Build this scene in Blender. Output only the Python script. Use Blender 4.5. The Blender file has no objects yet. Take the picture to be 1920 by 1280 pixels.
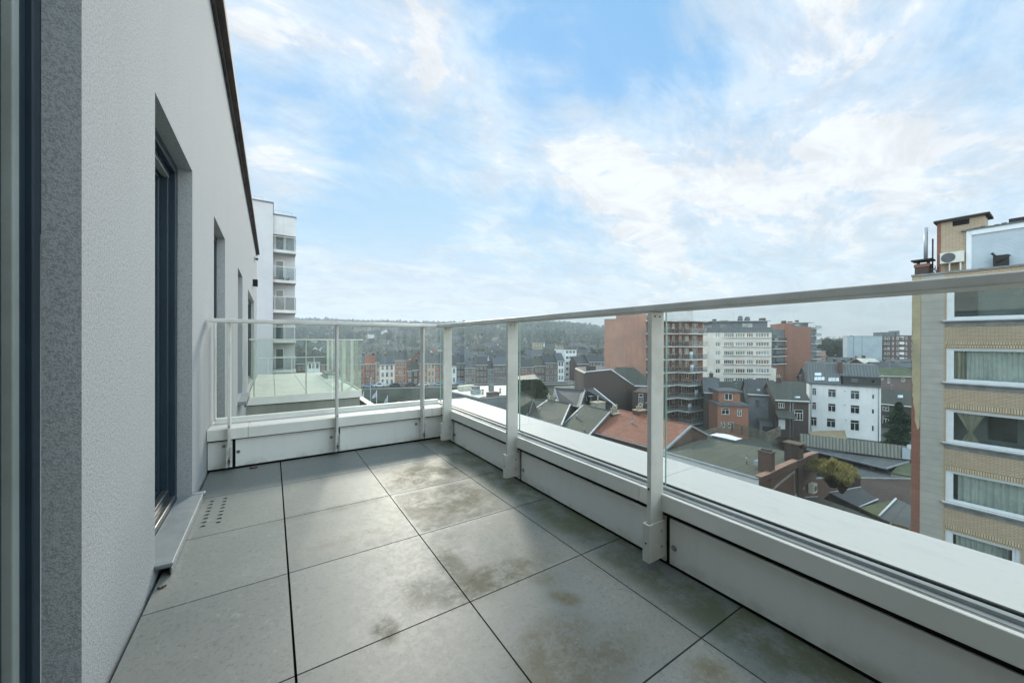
import bpy, math, random
from mathutils import Vector, Matrix
random.seed(7)
R = math.radians
sc = bpy.context.scene
# ------------------------------------------------------------------ camera
FPX, YAW, PITCH, ROLL, H = 693.4, R(33.02), R(-0.146), R(0.168), 1.039
fw = Vector((math.sin(YAW)*math.cos(PITCH), math.cos(YAW)*math.cos(PITCH), math.sin(PITCH)))
rt0 = Vector((math.cos(YAW), -math.sin(YAW), 0)); up0 = rt0.cross(fw)
rt = rt0*math.cos(ROLL)+up0*math.sin(ROLL); up = up0*math.cos(ROLL)-rt0*math.sin(ROLL)
CAM = Vector((0, 0, H))
cd = bpy.data.cameras.new('camera'); cam = bpy.data.objects.new('camera', cd); sc.collection.objects.link(cam)
cd.sensor_width = 36; cd.lens = 36*FPX/1920; cd.clip_start = 0.05; cd.clip_end = 20000
cam.matrix_world = Matrix(((rt.x, up.x, -fw.x, 0), (rt.y, up.y, -fw.y, 0), (rt.z, up.z, -fw.z, H), (0, 0, 0, 1)))
sc.camera = cam
# ------------------------------------------------------------------ light
SUN_AZ, SUN_EL = R(20), R(28)
sc.view_settings.view_transform = 'Standard'; sc.view_settings.look = 'None'
sc.view_settings.exposure = 0.24; sc.view_settings.gamma = 1
sc.cycles.max_bounces = 10; sc.cycles.transparent_max_bounces = 24; sc.cycles.volume_bounces = 0
sc.cycles.diffuse_bounces = 4; sc.cycles.glossy_bounces = 4; sc.cycles.sample_clamp_indirect = 6
sc.cycles.use_denoising = True; sc.cycles.denoiser = 'OPENIMAGEDENOISE'; sc.cycles.denoising_input_passes = 'RGB_ALBEDO_NORMAL'; sc.cycles.denoising_prefilter = 'ACCURATE'
w = bpy.data.worlds.new('World'); sc.world = w; w.use_nodes = True; w.cycles.sampling_method = 'MANUAL'; w.cycles.sample_map_resolution = 1024
nt = w.node_tree; nt.nodes.clear()
def N(t, typ, **kw):
    n = t.nodes.new(typ)
    for k, v in kw.items():
        if k.startswith('i_'):
            key = k[2:]
            n.inputs[int(key) if key.isdigit() else key.replace('_', ' ')].default_value = v
        else: setattr(n, k, v)
    return n
def mth(t, op, a, b=None, c=None, clamp=False):
    n = t.nodes.new('ShaderNodeMath'); n.operation = op; n.use_clamp = clamp
    for i, x in enumerate((a, b, c)):
        if x is None: continue
        if isinstance(x, (int, float)): n.inputs[i].default_value = x
        else: t.links.new(x, n.inputs[i])
    return n.outputs[0]
def mix(t, f, a, b, mode='MIX'):
    n = t.nodes.new('ShaderNodeMix'); n.data_type = 'RGBA'; n.blend_type = mode
    for i, x in ((0, f), (6, a), (7, b)):
        if isinstance(x, (int, float)): n.inputs[i].default_value = x
        elif isinstance(x, tuple): n.inputs[i].default_value = x if len(x) == 4 else (*x, 1)
        else: t.links.new(x, n.inputs[i])
    return n.outputs[2]
def ramp(t, x, p0, p1, v0=0.0, v1=1.0, smooth=True):
    n = t.nodes.new('ShaderNodeMapRange'); n.interpolation_type = 'SMOOTHSTEP' if smooth else 'LINEAR'
    n.inputs[1].default_value = p0; n.inputs[2].default_value = p1; n.inputs[3].default_value = v0; n.inputs[4].default_value = v1
    t.links.new(x, n.inputs[0]); return n.outputs[0]
STR = 0.084
sky = N(nt, 'ShaderNodeTexSky', sky_type='NISHITA', sun_disc=False, sun_elevation=SUN_EL, sun_rotation=SUN_AZ)
sky.air_density = 1.0; sky.dust_density = 0.2; sky.ozone_density = 1.0; sky.altitude = 50
tc = N(nt, 'ShaderNodeTexCoord'); nrm = N(nt, 'ShaderNodeVectorMath', operation='NORMALIZE')
nt.links.new(tc.outputs['Generated'], nrm.inputs[0])
sep = N(nt, 'ShaderNodeSeparateXYZ'); nt.links.new(nrm.outputs[0], sep.inputs[0])
den = mth(nt, 'ADD', mth(nt, 'MAXIMUM', sep.outputs[2], 0.0), 0.22)
cx = mth(nt, 'DIVIDE', sep.outputs[0], den); cy = mth(nt, 'DIVIDE', sep.outputs[1], den)
cmb = N(nt, 'ShaderNodeCombineXYZ'); nt.links.new(cx, cmb.inputs[0]); nt.links.new(cy, cmb.inputs[1])
def cloudnoise(scale, detail, rough, dist, off):
    n = N(nt, 'ShaderNodeTexNoise'); n.inputs['Scale'].default_value = scale; n.inputs['Detail'].default_value = detail
    n.inputs['Roughness'].default_value = rough; n.inputs['Distortion'].default_value = dist
    m = N(nt, 'ShaderNodeMapping'); m.inputs['Location'].default_value = off
    m.inputs['Rotation'].default_value = (0, 0, R(-35)); m.inputs['Scale'].default_value = (1.0, 1.5, 1)
    nt.links.new(cmb.outputs[0], m.inputs[0]); nt.links.new(m.outputs[0], n.inputs['Vector']); return n.outputs['Fac']
def skydir(u, v):
    d = (fw*FPX + rt*(u-960) + up*(640-v)).normalized(); return d
def skyblob(u, v, rad):   # soft disc of directions round the one seen at u, v
    d = skydir(u, v); dot = N(nt, 'ShaderNodeVectorMath', operation='DOT_PRODUCT'); dot.inputs[1].default_value = d
    nt.links.new(nrm.outputs[0], dot.inputs[0]); return ramp(nt, dot.outputs['Value'], math.cos(rad), math.cos(rad*0.25))
n1 = cloudnoise(1.7, 10, 0.66, 0.6, (3.1, 1.7, 0)); n2 = cloudnoise(6.0, 8, 0.62, 0.3, (8.2, 4.4, 1))
cov = mth(nt, 'ADD', mth(nt, 'MULTIPLY', n1, 0.72), mth(nt, 'MULTIPLY', n2, 0.28))
for (u, v, r, g) in ((1450, 250, .55, .085), (820, 190, .26, .11), (540, 290, .12, .12), (1550, 350, .2, .09), (560, 60, .2, .07), (1090, 300, .16, .09), (1250, 500, .1, .08), (1180, 390, .12, .08),
                     (800, 325, .2, -.13), (700, 380, .22, -.08), (1020, 20, .26, -.13), (1250, 80, .2, -.09), (1350, 440, .16, -.05), (600, 210, .16, -.06), (1180, 150, .12, -.05), (1650, 470, .2, -.08), (700, 90, .12, -.05), (1050, 440, .15, -.06), (1850, 60, .2, -.05), (1500, 60, .2, -.05)):
    cov = mth(nt, 'ADD', cov, mth(nt, 'MULTIPLY', skyblob(u, v, r), g))
thick = ramp(nt, cov, 0.475, 0.65)
veil = ramp(nt, cov, 0.33, 0.57, 0.08, 0.74)
mask = mth(nt, 'MAXIMUM', thick, veil)
low = ramp(nt, sep.outputs[2], 0.02, 0.34, 0.85, 0.0)       # thin cloud layer low over the horizon
mask = mth(nt, 'MAXIMUM', mask, low)
n3 = cloudnoise(3.0, 10, 0.7, 0.6, (1.2, 7.4, 2)); shade = ramp(nt, n3, 0.36, 0.60, 0.85, 1.02)
cc = mix(nt, thick, (7.6, 9.0, 10.2), (9.5, 9.9, 10.4))
cc = mix(nt, low, cc, (9.2, 9.8, 10.0))
ccs = N(nt, 'ShaderNodeVectorMath', operation='SCALE'); nt.links.new(cc, ccs.inputs[0]); nt.links.new(shade, ccs.inputs['Scale'])
skyb = mix(nt, .75, sky.outputs[0], mix(nt, ramp(nt, sep.outputs[2], 0, .6), (5.6, 8.0, 9.8), (2.6, 6.2, 10.8)))
skmin = N(nt, 'ShaderNodeVectorMath', operation='MINIMUM'); nt.links.new(skyb, skmin.inputs[0]); skmin.inputs[1].default_value = (6.0, 7.4, 9.6)
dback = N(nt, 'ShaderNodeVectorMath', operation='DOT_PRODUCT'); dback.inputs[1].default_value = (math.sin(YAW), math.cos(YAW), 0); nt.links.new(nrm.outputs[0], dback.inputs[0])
bright = ramp(nt, dback.outputs['Value'], .5, -.3, 1.0, 3.3)     # unseen sky behind the camera boosted as added fill for the terrace
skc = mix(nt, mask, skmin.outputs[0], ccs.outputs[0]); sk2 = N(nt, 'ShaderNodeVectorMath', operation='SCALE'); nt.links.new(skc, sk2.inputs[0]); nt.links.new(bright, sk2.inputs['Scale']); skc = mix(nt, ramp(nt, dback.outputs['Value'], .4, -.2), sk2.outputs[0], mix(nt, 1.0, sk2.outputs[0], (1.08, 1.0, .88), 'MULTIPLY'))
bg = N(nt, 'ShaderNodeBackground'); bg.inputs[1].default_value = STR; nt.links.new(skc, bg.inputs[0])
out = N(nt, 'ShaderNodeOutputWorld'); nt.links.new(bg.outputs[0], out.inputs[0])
sl = bpy.data.lights.new('sun', 'SUN'); sun = bpy.data.objects.new('sun', sl); sc.collection.objects.link(sun)
sl.energy = 3.2; sl.angle = R(13); sl.color = (1, .93, .80)
sd = Vector((math.sin(SUN_AZ)*math.cos(SUN_EL), math.cos(SUN_AZ)*math.cos(SUN_EL), math.sin(SUN_EL)))
sun.rotation_euler = sd.to_track_quat('Z', 'Y').to_euler()
# ------------------------------------------------------------------ survey helpers
def ray(u, v): return fw + rt*((u-960)/FPX) + up*((640-v)/FPX)
def onz(u, v, z):
    d = ray(u, v); return CAM + d*((z-H)/d.z)
def pt(u, t, v=640):
    d = ray(u, v); return CAM + d*t
def zat(v, t, u=960): return (CAM + ray(u, v)*t).z
# ------------------------------------------------------------------ materials
MATS = {}
def newmat(name):
    m = bpy.data.materials.new(name); m.use_nodes = True; t = m.node_tree; b = t.nodes['Principled BSDF']; MATS[name] = m; return m, t, b
def coords(t, kind, scale=None):
    c = N(t, 'ShaderNodeTexCoord'); o = c.outputs[kind]
    if scale is not None:
        mp = N(t, 'ShaderNodeMapping'); mp.inputs['Scale'].default_value = scale if isinstance(scale, tuple) else (scale,)*3
        t.links.new(o, mp.inputs[0]); o = mp.outputs[0]
    return o
def noise(t, vec, scale, detail=4, rough=.5, dist=0):
    n = N(t, 'ShaderNodeTexNoise'); n.inputs['Scale'].default_value = scale; n.inputs['Detail'].default_value = detail
    n.inputs['Roughness'].default_value = rough; n.inputs['Distortion'].default_value = dist; t.links.new(vec, n.inputs['Vector']); return n.outputs['Fac']
def bump(t, b, h, strength, dist):
    n = N(t, 'ShaderNodeBump'); n.inputs['Strength'].default_value = strength; n.inputs['Distance'].default_value = dist
    t.links.new(h, n.inputs['Height']); t.links.new(n.outputs[0], b.inputs['Normal'])
def plain(name, c1, c2=None, scale=2.0, rough=.6, metal=0, bmp=0, bscale=60, stretch=(1, 1, 1), coord='Object', spec=.5):
    m, t, b = newmat(name); v = coords(t, coord, stretch)
    c2 = c2 or tuple(x*.82 for x in c1)
    f = ramp(t, noise(t, v, scale, 6, .6), .35, .65)
    t.links.new(mix(t, f, c1, c2), b.inputs['Base Color']); b.inputs['Roughness'].default_value = rough
    b.inputs['Metallic'].default_value = metal; b.inputs['Specular IOR Level'].default_value = spec
    if bmp: bump(t, b, noise(t, v, bscale, 4, .6), bmp, .01)
    return m
def brick(name, c1, c2, mortar, scale=1.0, bw=.22, bh=.075, ms=.012, rough=.85, dirt=.35, dirtc=(.05, .05, .045)):
    m, t, b = newmat(name); v = coords(t, 'UV')
    n = N(t, 'ShaderNodeTexBrick'); t.links.new(v, n.inputs['Vector'])
    n.inputs['Color1'].default_value = (*c1, 1); n.inputs['Color2'].default_value = (*c2, 1); n.inputs['Mortar'].default_value = (*mortar, 1)
    n.inputs['Scale'].default_value = scale; n.inputs['Mortar Size'].default_value = ms; n.inputs['Brick Width'].default_value = bw
    n.inputs['Row Height'].default_value = bh; n.inputs['Bias'].default_value = -.1
    f = ramp(t, noise(t, v, .35, 7, .65), .42, .75, 0, dirt)
    f2 = noise(t, v, 2.2, 4, .6)
    c = mix(t, f, n.outputs['Color'], dirtc); c = mix(t, ramp(t, f2, .3, .7, 0, .3), c, tuple(x*.6 for x in c1))
    t.links.new(c, b.inputs['Base Color']); b.inputs['Roughness'].default_value = rough
    bump(t, b, mth(t, 'MULTIPLY', n.outputs['Fac'], -1), .5, .01); return m
def pantile(name, c1, c2, moss=(.06, .07, .03), mossf=.4, pw=.25, ph=.33):
    m, t, b = newmat(name); v = coords(t, 'UV'); s = N(t, 'ShaderNodeSeparateXYZ'); t.links.new(v, s.inputs[0])
    fx = mth(t, 'FRACT', mth(t, 'DIVIDE', s.outputs[0], pw)); fy = mth(t, 'FRACT', mth(t, 'DIVIDE', s.outputs[1], ph))
    hx = mth(t, 'SINE', mth(t, 'MULTIPLY', fx, 6.283)); h = mth(t, 'ADD', mth(t, 'MULTIPLY', hx, .4), mth(t, 'SUBTRACT', 1.0, fy))
    cid = N(t, 'ShaderNodeCombineXYZ'); t.links.new(mth(t, 'FLOOR', mth(t, 'DIVIDE', s.outputs[0], pw)), cid.inputs[0]); t.links.new(mth(t, 'FLOOR', mth(t, 'DIVIDE', s.outputs[1], ph)), cid.inputs[1])
    wn = N(t, 'ShaderNodeTexWhiteNoise'); wn.noise_dimensions = '2D'; t.links.new(cid.outputs[0], wn.inputs['Vector'])
    c = mix(t, wn.outputs['Value'], c1, c2)
    f = ramp(t, noise(t, v, .6, 8, .7), .42, .7, 0, mossf); c = mix(t, f, c, moss)
    gap = ramp(t, fy, .0, .45, 1.0, 0); gap = mth(t, 'MAXIMUM', gap, ramp(t, hx, -1, -.6, .5, 0)); c = mix(t, gap, c, tuple(x*.22 for x in c1))  # row shadows under the laps and in the troughs, put into the tile colour
    t.links.new(c, b.inputs['Base Color']); b.inputs['Roughness'].default_value = .75
    bump(t, b, h, .9, .04); return m
def slate(name, c1, c2, sw=.3, sh=.22, mossf=.15, moss=(.06, .07, .04)):
    m = brick(name, c1, c2, tuple(x*.5 for x in c1), 1, sw, sh, .01, .55, mossf, moss); return m
def corrug(name, c1, c2, pitch=.18, rough=.6, metal=0, dirtc=(.06, .07, .05)):
    m, t, b = newmat(name); v = coords(t, 'UV'); s = N(t, 'ShaderNodeSeparateXYZ'); t.links.new(v, s.inputs[0])
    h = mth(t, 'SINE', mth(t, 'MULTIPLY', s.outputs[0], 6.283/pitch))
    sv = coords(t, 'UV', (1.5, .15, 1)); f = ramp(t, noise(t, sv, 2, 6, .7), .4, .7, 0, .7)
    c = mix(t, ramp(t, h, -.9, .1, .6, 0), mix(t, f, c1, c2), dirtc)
    t.links.new(c, b.inputs['Base Color']); b.inputs['Roughness'].default_value = rough; b.inputs['Metallic'].default_value = metal
    bump(t, b, h, .8, .03); return m
def panegl(name, col, rough=.08, spec=.8):
    m, t, b = newmat(name); v = coords(t, 'Object'); f = noise(t, v, .7, 2, .5)
    t.links.new(mix(t, ramp(t, f, .35, .65), col, tuple(x*.45 for x in col)), b.inputs['Base Color']); b.inputs['Roughness'].default_value = rough
    b.inputs['Specular IOR Level'].default_value = spec; return m
def clearglass(name, tint, haze=.05, refl=1.0, hazec=(.75, .85, .8), streak=1.0, rough=0.0):
    m = bpy.data.materials.new(name); m.use_nodes = True; t = m.node_tree; t.nodes.clear(); MATS[name] = m
    tr = N(t, 'ShaderNodeBsdfTransparent'); tr.inputs[0].default_value = (*tint, 1)
    gl = N(t, 'ShaderNodeBsdfGlossy'); gl.inputs['Roughness'].default_value = rough; gl.inputs[0].default_value = (.95, 1, .98, 1)
    lw = N(t, 'ShaderNodeFresnel'); lw.inputs[0].default_value = 1.42
    fr = mth(t, 'MINIMUM', mth(t, 'MULTIPLY', lw.outputs[0], refl), .6)
    m1 = N(t, 'ShaderNodeMixShader'); t.links.new(fr, m1.inputs[0]); t.links.new(tr.outputs[0], m1.inputs[1]); t.links.new(gl.outputs[0], m1.inputs[2])
    df = N(t, 'ShaderNodeBsdfDiffuse'); df.inputs[0].default_value = (*hazec, 1); tl = N(t, 'ShaderNodeBsdfTranslucent'); tl.inputs[0].default_value = (*hazec, 1)
    m2 = N(t, 'ShaderNodeMixShader'); m2.inputs[0].default_value = .6; t.links.new(df.outputs[0], m2.inputs[1]); t.links.new(tl.outputs[0], m2.inputs[2])
    v = coords(t, 'UV', (1, .07, 1)); s1 = noise(t, v, 9, 6, .65); s2 = noise(t, coords(t, 'UV'), 90, 3, .6); s3 = noise(t, coords(t, 'UV'), 2.0, 4, .6)
    hz = mth(t, 'MULTIPLY', mth(t, 'ADD', mth(t, 'ADD', ramp(t, s1, .35, .75, 0, 1.3*streak), ramp(t, s2, .58, .72, 0, .8*streak)), ramp(t, s3, .35, .7, .3, 1.0)), haze)
    m3 = N(t, 'ShaderNodeMixShader'); t.links.new(hz, m3.inputs[0]); t.links.new(m1.outputs[0], m3.inputs[1]); t.links.new(m2.outputs[0], m3.inputs[2])
    o = N(t, 'ShaderNodeOutputMaterial'); t.links.new(m3.outputs[0], o.inputs[0]); return m
def stucco(name, c1, c2, bs=1.0):
    m, t, b = newmat(name); v = coords(t, 'Object')
    g = noise(t, v, 210, 2, .6); g2 = noise(t, v, 95, 3, .6); st = noise(t, coords(t, 'Object', (1.3, 1.3, .25)), 2.2, 7, .7, .6)
    c = mix(t, ramp(t, mth(t, 'ADD', mth(t, 'MULTIPLY', g, .6), mth(t, 'MULTIPLY', g2, .4)), .44, .60), c1, c2); c = mix(t, ramp(t, st, .40, .75, 0, .22), c, tuple(x*.72 for x in c1))
    t.links.new(c, b.inputs['Base Color']); b.inputs['Roughness'].default_value = .95; b.inputs['Specular IOR Level'].default_value = .2
    bump(t, b, mth(t, 'ADD', g, g2), .38*bs, .005); return m
stucco('stucco', (.44, .455, .46), (.30, .315, .32))
plain('white_metal', (.80, .79, .73), (.74, .73, .67), 3, .38, 0, .04, 220)
plain('rail_metal', (.72, .70, .65), (.60, .59, .54), 6, .35, 0, .05, 150, (1, 1, 1))
plain('gutter_grey', (.40, .42, .42), (.30, .32, .32), 3, .4)
def coping_mat():
    m, t, b = newmat('coping_white'); v = coords(t, 'Object')
    s = noise(t, coords(t, 'Object', (5, 1.2, 5)), 5, 8, .72, .4); g = noise(t, v, 120, 4, .7); sp = noise(t, coords(t, 'Object', (2.5, 1, 1)), 18, 6, .75)
    c = mix(t, ramp(t, s, .5, .72, 0, .45), (.54, .535, .515), (.42, .425, .42)); c = mix(t, ramp(t, sp, .60, .72, 0, .55), c, (.28, .30, .31))
    c = mix(t, ramp(t, g, .55, .7, 0, .3), c, (.5, .5, .48))
    t.links.new(c, b.inputs['Base Color']); b.inputs['Roughness'].default_value = .55; bump(t, b, g, .15, .002)
coping_mat()
def panel_mat():
    m, t, b = newmat('panel_white'); v = coords(t, 'UV')
    dirt = ramp(t, noise(t, coords(t, 'UV', (6, .5, 1)), 3, 5, .6), .45, .8, 0, .25); sp = ramp(t, noise(t, v, 70, 3, .6), .70, .74, 0, .5)
    s = N(t, 'ShaderNodeSeparateXYZ'); t.links.new(v, s.inputs[0])
    c = mix(t, dirt, (.82, .81, .77), (.66, .66, .60)); c = mix(t, sp, c, (.3, .28, .22))
    alg = mth(t, 'MULTIPLY', ramp(t, s.outputs[1], .015, .08, 1, 0), ramp(t, noise(t, v, 7, 5, .7), .4, .65)); c = mix(t, mth(t, 'MULTIPLY', alg, .45), c, (.30, .31, .2))
    t.links.new(c, b.inputs['Base Color']); b.inputs['Roughness'].default_value = .42; bump(t, b, noise(t, v, 160, 3, .5), .06, .002)
panel_mat()
plain('black_gap', (.006, .006, .006), (.004, .004, .004), 3, .9)
plain('gasket', (.015, .017, .018), None, 3, .6)
plain('dark_frame', (.022, .042, .060), (.018, .034, .050), 4, .38)
plain('seal_cream', (.34, .37, .34), (.28, .31, .28), 4, .45)
plain('steel', (.45, .45, .43), (.3, .3, .29), 20, .3, .9)
plain('alu_sill', (.25, .27, .28), (.20, .22, .23), 8, .5, .1, .1, 90)
plain('coping_dark', (.10, .085, .08), (.06, .052, .05), 5, .75, 0, 0, 60, (1, 1, 1), 'Object', .2)
clearglass('rail_glass', (.83, .85, .83), .010, 1.2); clearglass('balcony_glass', (.62, .68, .70), .03, 1.0, (.5, .55, .6))
plain('glass_edge', (.25, .42, .34), None, 3, .2)
clearglass('far_rail_glass', (.80, .87, .83), .035, 1.0)
clearglass('house_glass', (.55, .62, .60), .05, 2.2, (.5, .6, .58))
plain('blind', (.50, .54, .52), (.44, .48, .46), 3, .8); plain('curtain_room', (.22, .26, .25), (.18, .22, .21), 3, .8)
def floor_mat():
    m, t, b = newmat('floor_tile'); v = coords(t, 'Object'); s = N(t, 'ShaderNodeSeparateXYZ'); t.links.new(v, s.inputs[0])
    X0, Y0 = .063, 1.3213
    cid = N(t, 'ShaderNodeCombineXYZ'); ix = mth(t, 'FLOOR', mth(t, 'DIVIDE', mth(t, 'SUBTRACT', s.outputs[0], X0), .6)); iy = mth(t, 'FLOOR', mth(t, 'DIVIDE', mth(t, 'SUBTRACT', s.outputs[1], Y0), .6))
    t.links.new(ix, cid.inputs[0]); t.links.new(iy, cid.inputs[1]); wn = N(t, 'ShaderNodeTexWhiteNoise'); t.links.new(cid.outputs[0], wn.inputs['Vector'])
    off = N(t, 'ShaderNodeVectorMath', operation='ADD'); t.links.new(v, off.inputs[0])
    scl = N(t, 'ShaderNodeVectorMath', operation='SCALE'); t.links.new(wn.outputs['Color'], scl.inputs[0]); scl.inputs['Scale'].default_value = 30; t.links.new(scl.outputs[0], off.inputs[1]); tv = off.outputs[0]
    big = noise(t, tv, 2.2, 6, .6); mid = noise(t, tv, 14, 6, .65); fine = noise(t, tv, 60, 5, .8, .6); fl = noise(t, tv, 26, 9, .85, 1.0)
    c = mix(t, ramp(t, big, .2, .8), (.165, .172, .156), (.200, .206, .188)); c = mix(t, ramp(t, mid, .4, .7, 0, .35), c, (.17, .185, .180))
    c = mix(t, ramp(t, fl, .54, .66, 0, .55), c, (.34, .35, .32)); c = mix(t, ramp(t, fine, .50, .64, 0, .65), c, (.10, .115, .108))
    br = ramp(t, wn.outputs['Value'], 0, 1, .9, 1.08, False); sc2 = N(t, 'ShaderNodeVectorMath', operation='SCALE'); t.links.new(c, sc2.inputs[0]); t.links.new(br, sc2.inputs['Scale']); c = sc2.outputs[0]
    dn = noise(t, v, 5.0, 12, .78, .12); dn2 = noise(t, v, 60, 6, .85, .1)
    def blob(cx, cy, rx, ry, ang=0):
        dx = mth(t, 'SUBTRACT', s.outputs[0], cx); dy = mth(t, 'SUBTRACT', s.outputs[1], cy); ca, sa = math.cos(ang), math.sin(ang)
        a = mth(t, 'DIVIDE', mth(t, 'ADD', mth(t, 'MULTIPLY', dx, ca), mth(t, 'MULTIPLY', dy, sa)), rx); q = mth(t, 'DIVIDE', mth(t, 'SUBTRACT', mth(t, 'MULTIPLY', dy, ca), mth(t, 'MULTIPLY', dx, sa)), ry)
        r = mth(t, 'SQRT', mth(t, 'ADD', mth(t, 'MULTIPLY', a, a), mth(t, 'MULTIPLY', q, q))); return ramp(t, r, .35, 1.1, 1, 0)
    tot = None
    for (u, vv, rx, ry, ang, k) in ((800, 888, .36, .30, 0, 1.0), (850, 935, .34, .26, 0, .9), (925, 1083, .30, .11, .0, 1.15), (850, 1060, .07, .2, 0, .8), (1005, 1075, .08, .14, .4, .7),
                               (1055, 1215, .20, .15, .2, 1.0), (1010, 1190, .1, .05, 0, .8), (1060, 1120, .05, .08, .5, 1.0), (722, 1180, .05, .08, 0, 1.0), (800, 1110, .12, .12, 0, .55), (620, 955, .35, .06, 0, .5),
                               (1090, 1250, .30, .12, 0, .9), (640, 1010, .3, .06, 0, .35), (1330, 1270, .1, .08, 0, 1.0)):
        p = onz(u, vv, 0); bb = mth(t, 'MULTIPLY', blob(p.x, p.y, rx*1.15, ry*1.15, ang), k); tot = bb if tot is None else mth(t, 'MAXIMUM', tot, bb)
    dm = mth(t, 'MULTIPLY', tot, ramp(t, mth(t, 'ADD', mth(t, 'MULTIPLY', dn, .65), mth(t, 'MULTIPLY', dn2, .35)), .43, .55, .22, 1))
    dirtall = dm
    for (tx_, ty_, kk) in ((.663, 2.5213, .45), (.663, 3.1213-1.2, .62), (.663, 1.3213, .22), (.063, 1.9213, .15)):
        ins = mth(t, 'MULTIPLY', mth(t, 'MULTIPLY', ramp(t, s.outputs[0], tx_-.001, tx_+.03), ramp(t, s.outputs[0], tx_+.601, tx_+.52)), mth(t, 'MULTIPLY', ramp(t, s.outputs[1], ty_-.001, ty_+.03), ramp(t, s.outputs[1], ty_+.601, ty_+.52)))
        tf = mth(t, 'MULTIPLY', mth(t, 'MULTIPLY', ins, kk), ramp(t, dn, .30, .60)); dirtall = mth(t, 'MAXIMUM', dirtall, tf); c = mix(t, tf, c, (.085, .076, .044))
    c = mix(t, mth(t, 'MULTIPLY', dm, .70), c, mix(t, ramp(t, dn2, .35, .65), (.070, .056, .024), (.13, .112, .055)))
    alg = mth(t, 'MULTIPLY', ramp(t, s.outputs[0], 1.22, 1.42), ramp(t, noise(t, v, 3.5, 9, .78), .42, .56)); c = mix(t, mth(t, 'MULTIPLY', alg, .70), c, (.075, .082, .022))
    t.links.new(c, b.inputs['Base Color'])
    t.links.new(mth(t, 'ADD', ramp(t, fl, .4, .65, .46, .54), mth(t, 'MULTIPLY', dirtall, .12)), b.inputs['Roughness']); t.links.new(mth(t, 'SUBTRACT', .5, mth(t, 'MULTIPLY', dirtall, .22), None, True), b.inputs['Specular IOR Level'])
    bump(t, b, mth(t, 'ADD', mid, fine), .10, .002)
floor_mat()
plain('pale_floor', (.60, .58, .51), (.50, .49, .44), 3, .5, 0, .1, 80)
plain('concrete', (.30, .30, .26), (.22, .22, .19), 1.2, .85, 0, .2, 40, (1, 1, .2))
plain('tower_render', (.50, .50, .51), (.44, .44, .46), .3, .9)
plain('tower_panel', (.50, .505, .51), (.45, .455, .46), .6, .6)
plain('slab_concrete', (.58, .58, .56), (.46, .46, .44), .8, .8)
brick('yellow_brick', (.50, .39, .27), (.41, .315, .22), (.24, .20, .15), 1, .22, .062, .012, .8, .25)
brick('yellow_soldier', (.54, .43, .29), (.42, .33, .21), (.10, .09, .075), 1, .075, .30, .012, .8, .15)
brick('red_brick', (.28, .09, .055), (.20, .065, .045), (.16, .13, .10), 1, .22, .075, .012, .85, .35)
brick('brown_brick', (.13, .060, .040), (.09, .045, .033), (.09, .08, .07), 1, .22, .07, .012, .85, .4)
brick('dark_brick', (.085, .050, .040), (.055, .036, .032), (.06, .055, .05), 1, .22, .07, .012, .85, .4)
brick('orange_brick', (.33, .135, .08), (.27, .11, .065), (.26, .16, .11), 1, .22, .07, .010, .85, .25)
brick('purple_brick', (.17, .10, .085), (.10, .07, .065), (.16, .15, .14), 1, .22, .07, .018, .85, .4)
brick('grey_panel', (.37, .36, .32), (.35, .34, .305), (.22, .215, .195), 1, 2.2, .33, .008, .7, .2)
brick('clad_orange', (.55, .22, .15), (.50, .20, .14), (.36, .17, .12), 1, .6, .3, .012, .8, .35, (.30, .24, .2))
plain('blank_orange', (.40, .225, .165), (.31, .19, .15), .25, .85, 0, .2, 3, (1, 1, .35))
brick('tower_brick', (.29, .125, .085), (.23, .105, .075), (.25, .15, .11), 1, .22, .07, .012, .85, .3)
plain('plaster_beige', (.40, .34, .22), (.28, .25, .17), .9, .9, 0, .4, 6)
plain('cream_render', (.66, .63, .57), (.58, .555, .50), .2, .85)
plain('white_render', (.76, .78, .79), (.70, .72, .73), .3, .85, 0, 0, 1, (1, 1, .2))
plain('blue_render', (.38, .45, .49), (.33, .40, .45), .12, .85, 0, 0, 1, (1, 1, .2))
def streaked(name, c1, c2, rough=.85, amt=.5):
    m, t, b = newmat(name); v = coords(t, 'UV'); st = noise(t, coords(t, 'UV', (1, .06, 1)), 1.6, 8, .75, .2); pa = noise(t, v, .25, 6, .6); fn = noise(t, v, 3, 5, .7)
    c = mix(t, ramp(t, pa, .35, .65), c1, c2); c = mix(t, ramp(t, st, .50, .75, 0, amt), c, tuple(x*.55 for x in c2)); c = mix(t, ramp(t, fn, .55, .75, 0, .25), c, tuple(x*.7 for x in c1))
    t.links.new(c, b.inputs['Base Color']); b.inputs['Roughness'].default_value = rough; return m
streaked('cream_render', (.64, .61, .55), (.56, .535, .485)); streaked('white_render', (.74, .76, .77), (.66, .68, .69), .85, .3); streaked('blue_render', (.38, .45, .49), (.32, .39, .44), .85, .3); streaked('blank_orange', (.40, .225, .165), (.31, .19, .15), .85, .6); streaked('tower_render', (.48, .48, .495), (.43, .43, .45), .9, .15)
plain('grey_cladding', (.13, .15, .165), (.10, .115, .13), .8, .6)
plain('upvc', (.62, .66, .69), (.57, .61, .64), 3, .35)
plain('window_white', (.72, .73, .72), (.66, .67, .66), 3, .4)
plain('stone_sill', (.20, .21, .21), (.13, .14, .14), 3, .6)
plain('zinc', (.32, .36, .39), (.24, .27, .29), 1.5, .45, .3)
plain('dark_zinc', (.10, .12, .13), (.07, .085, .095), 1.5, .5)
brick('roof_felt', (.095, .098, .072), (.075, .080, .060), (.045, .048, .038), 1, 7.0, .95, .03, .85, .55, (.045, .055, .03))
brick('roof_felt_grey', (.10, .11, .11), (.075, .085, .085), (.05, .055, .055), 1, 6.0, 1.0, .03, .7, .5, (.045, .05, .045))
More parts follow.
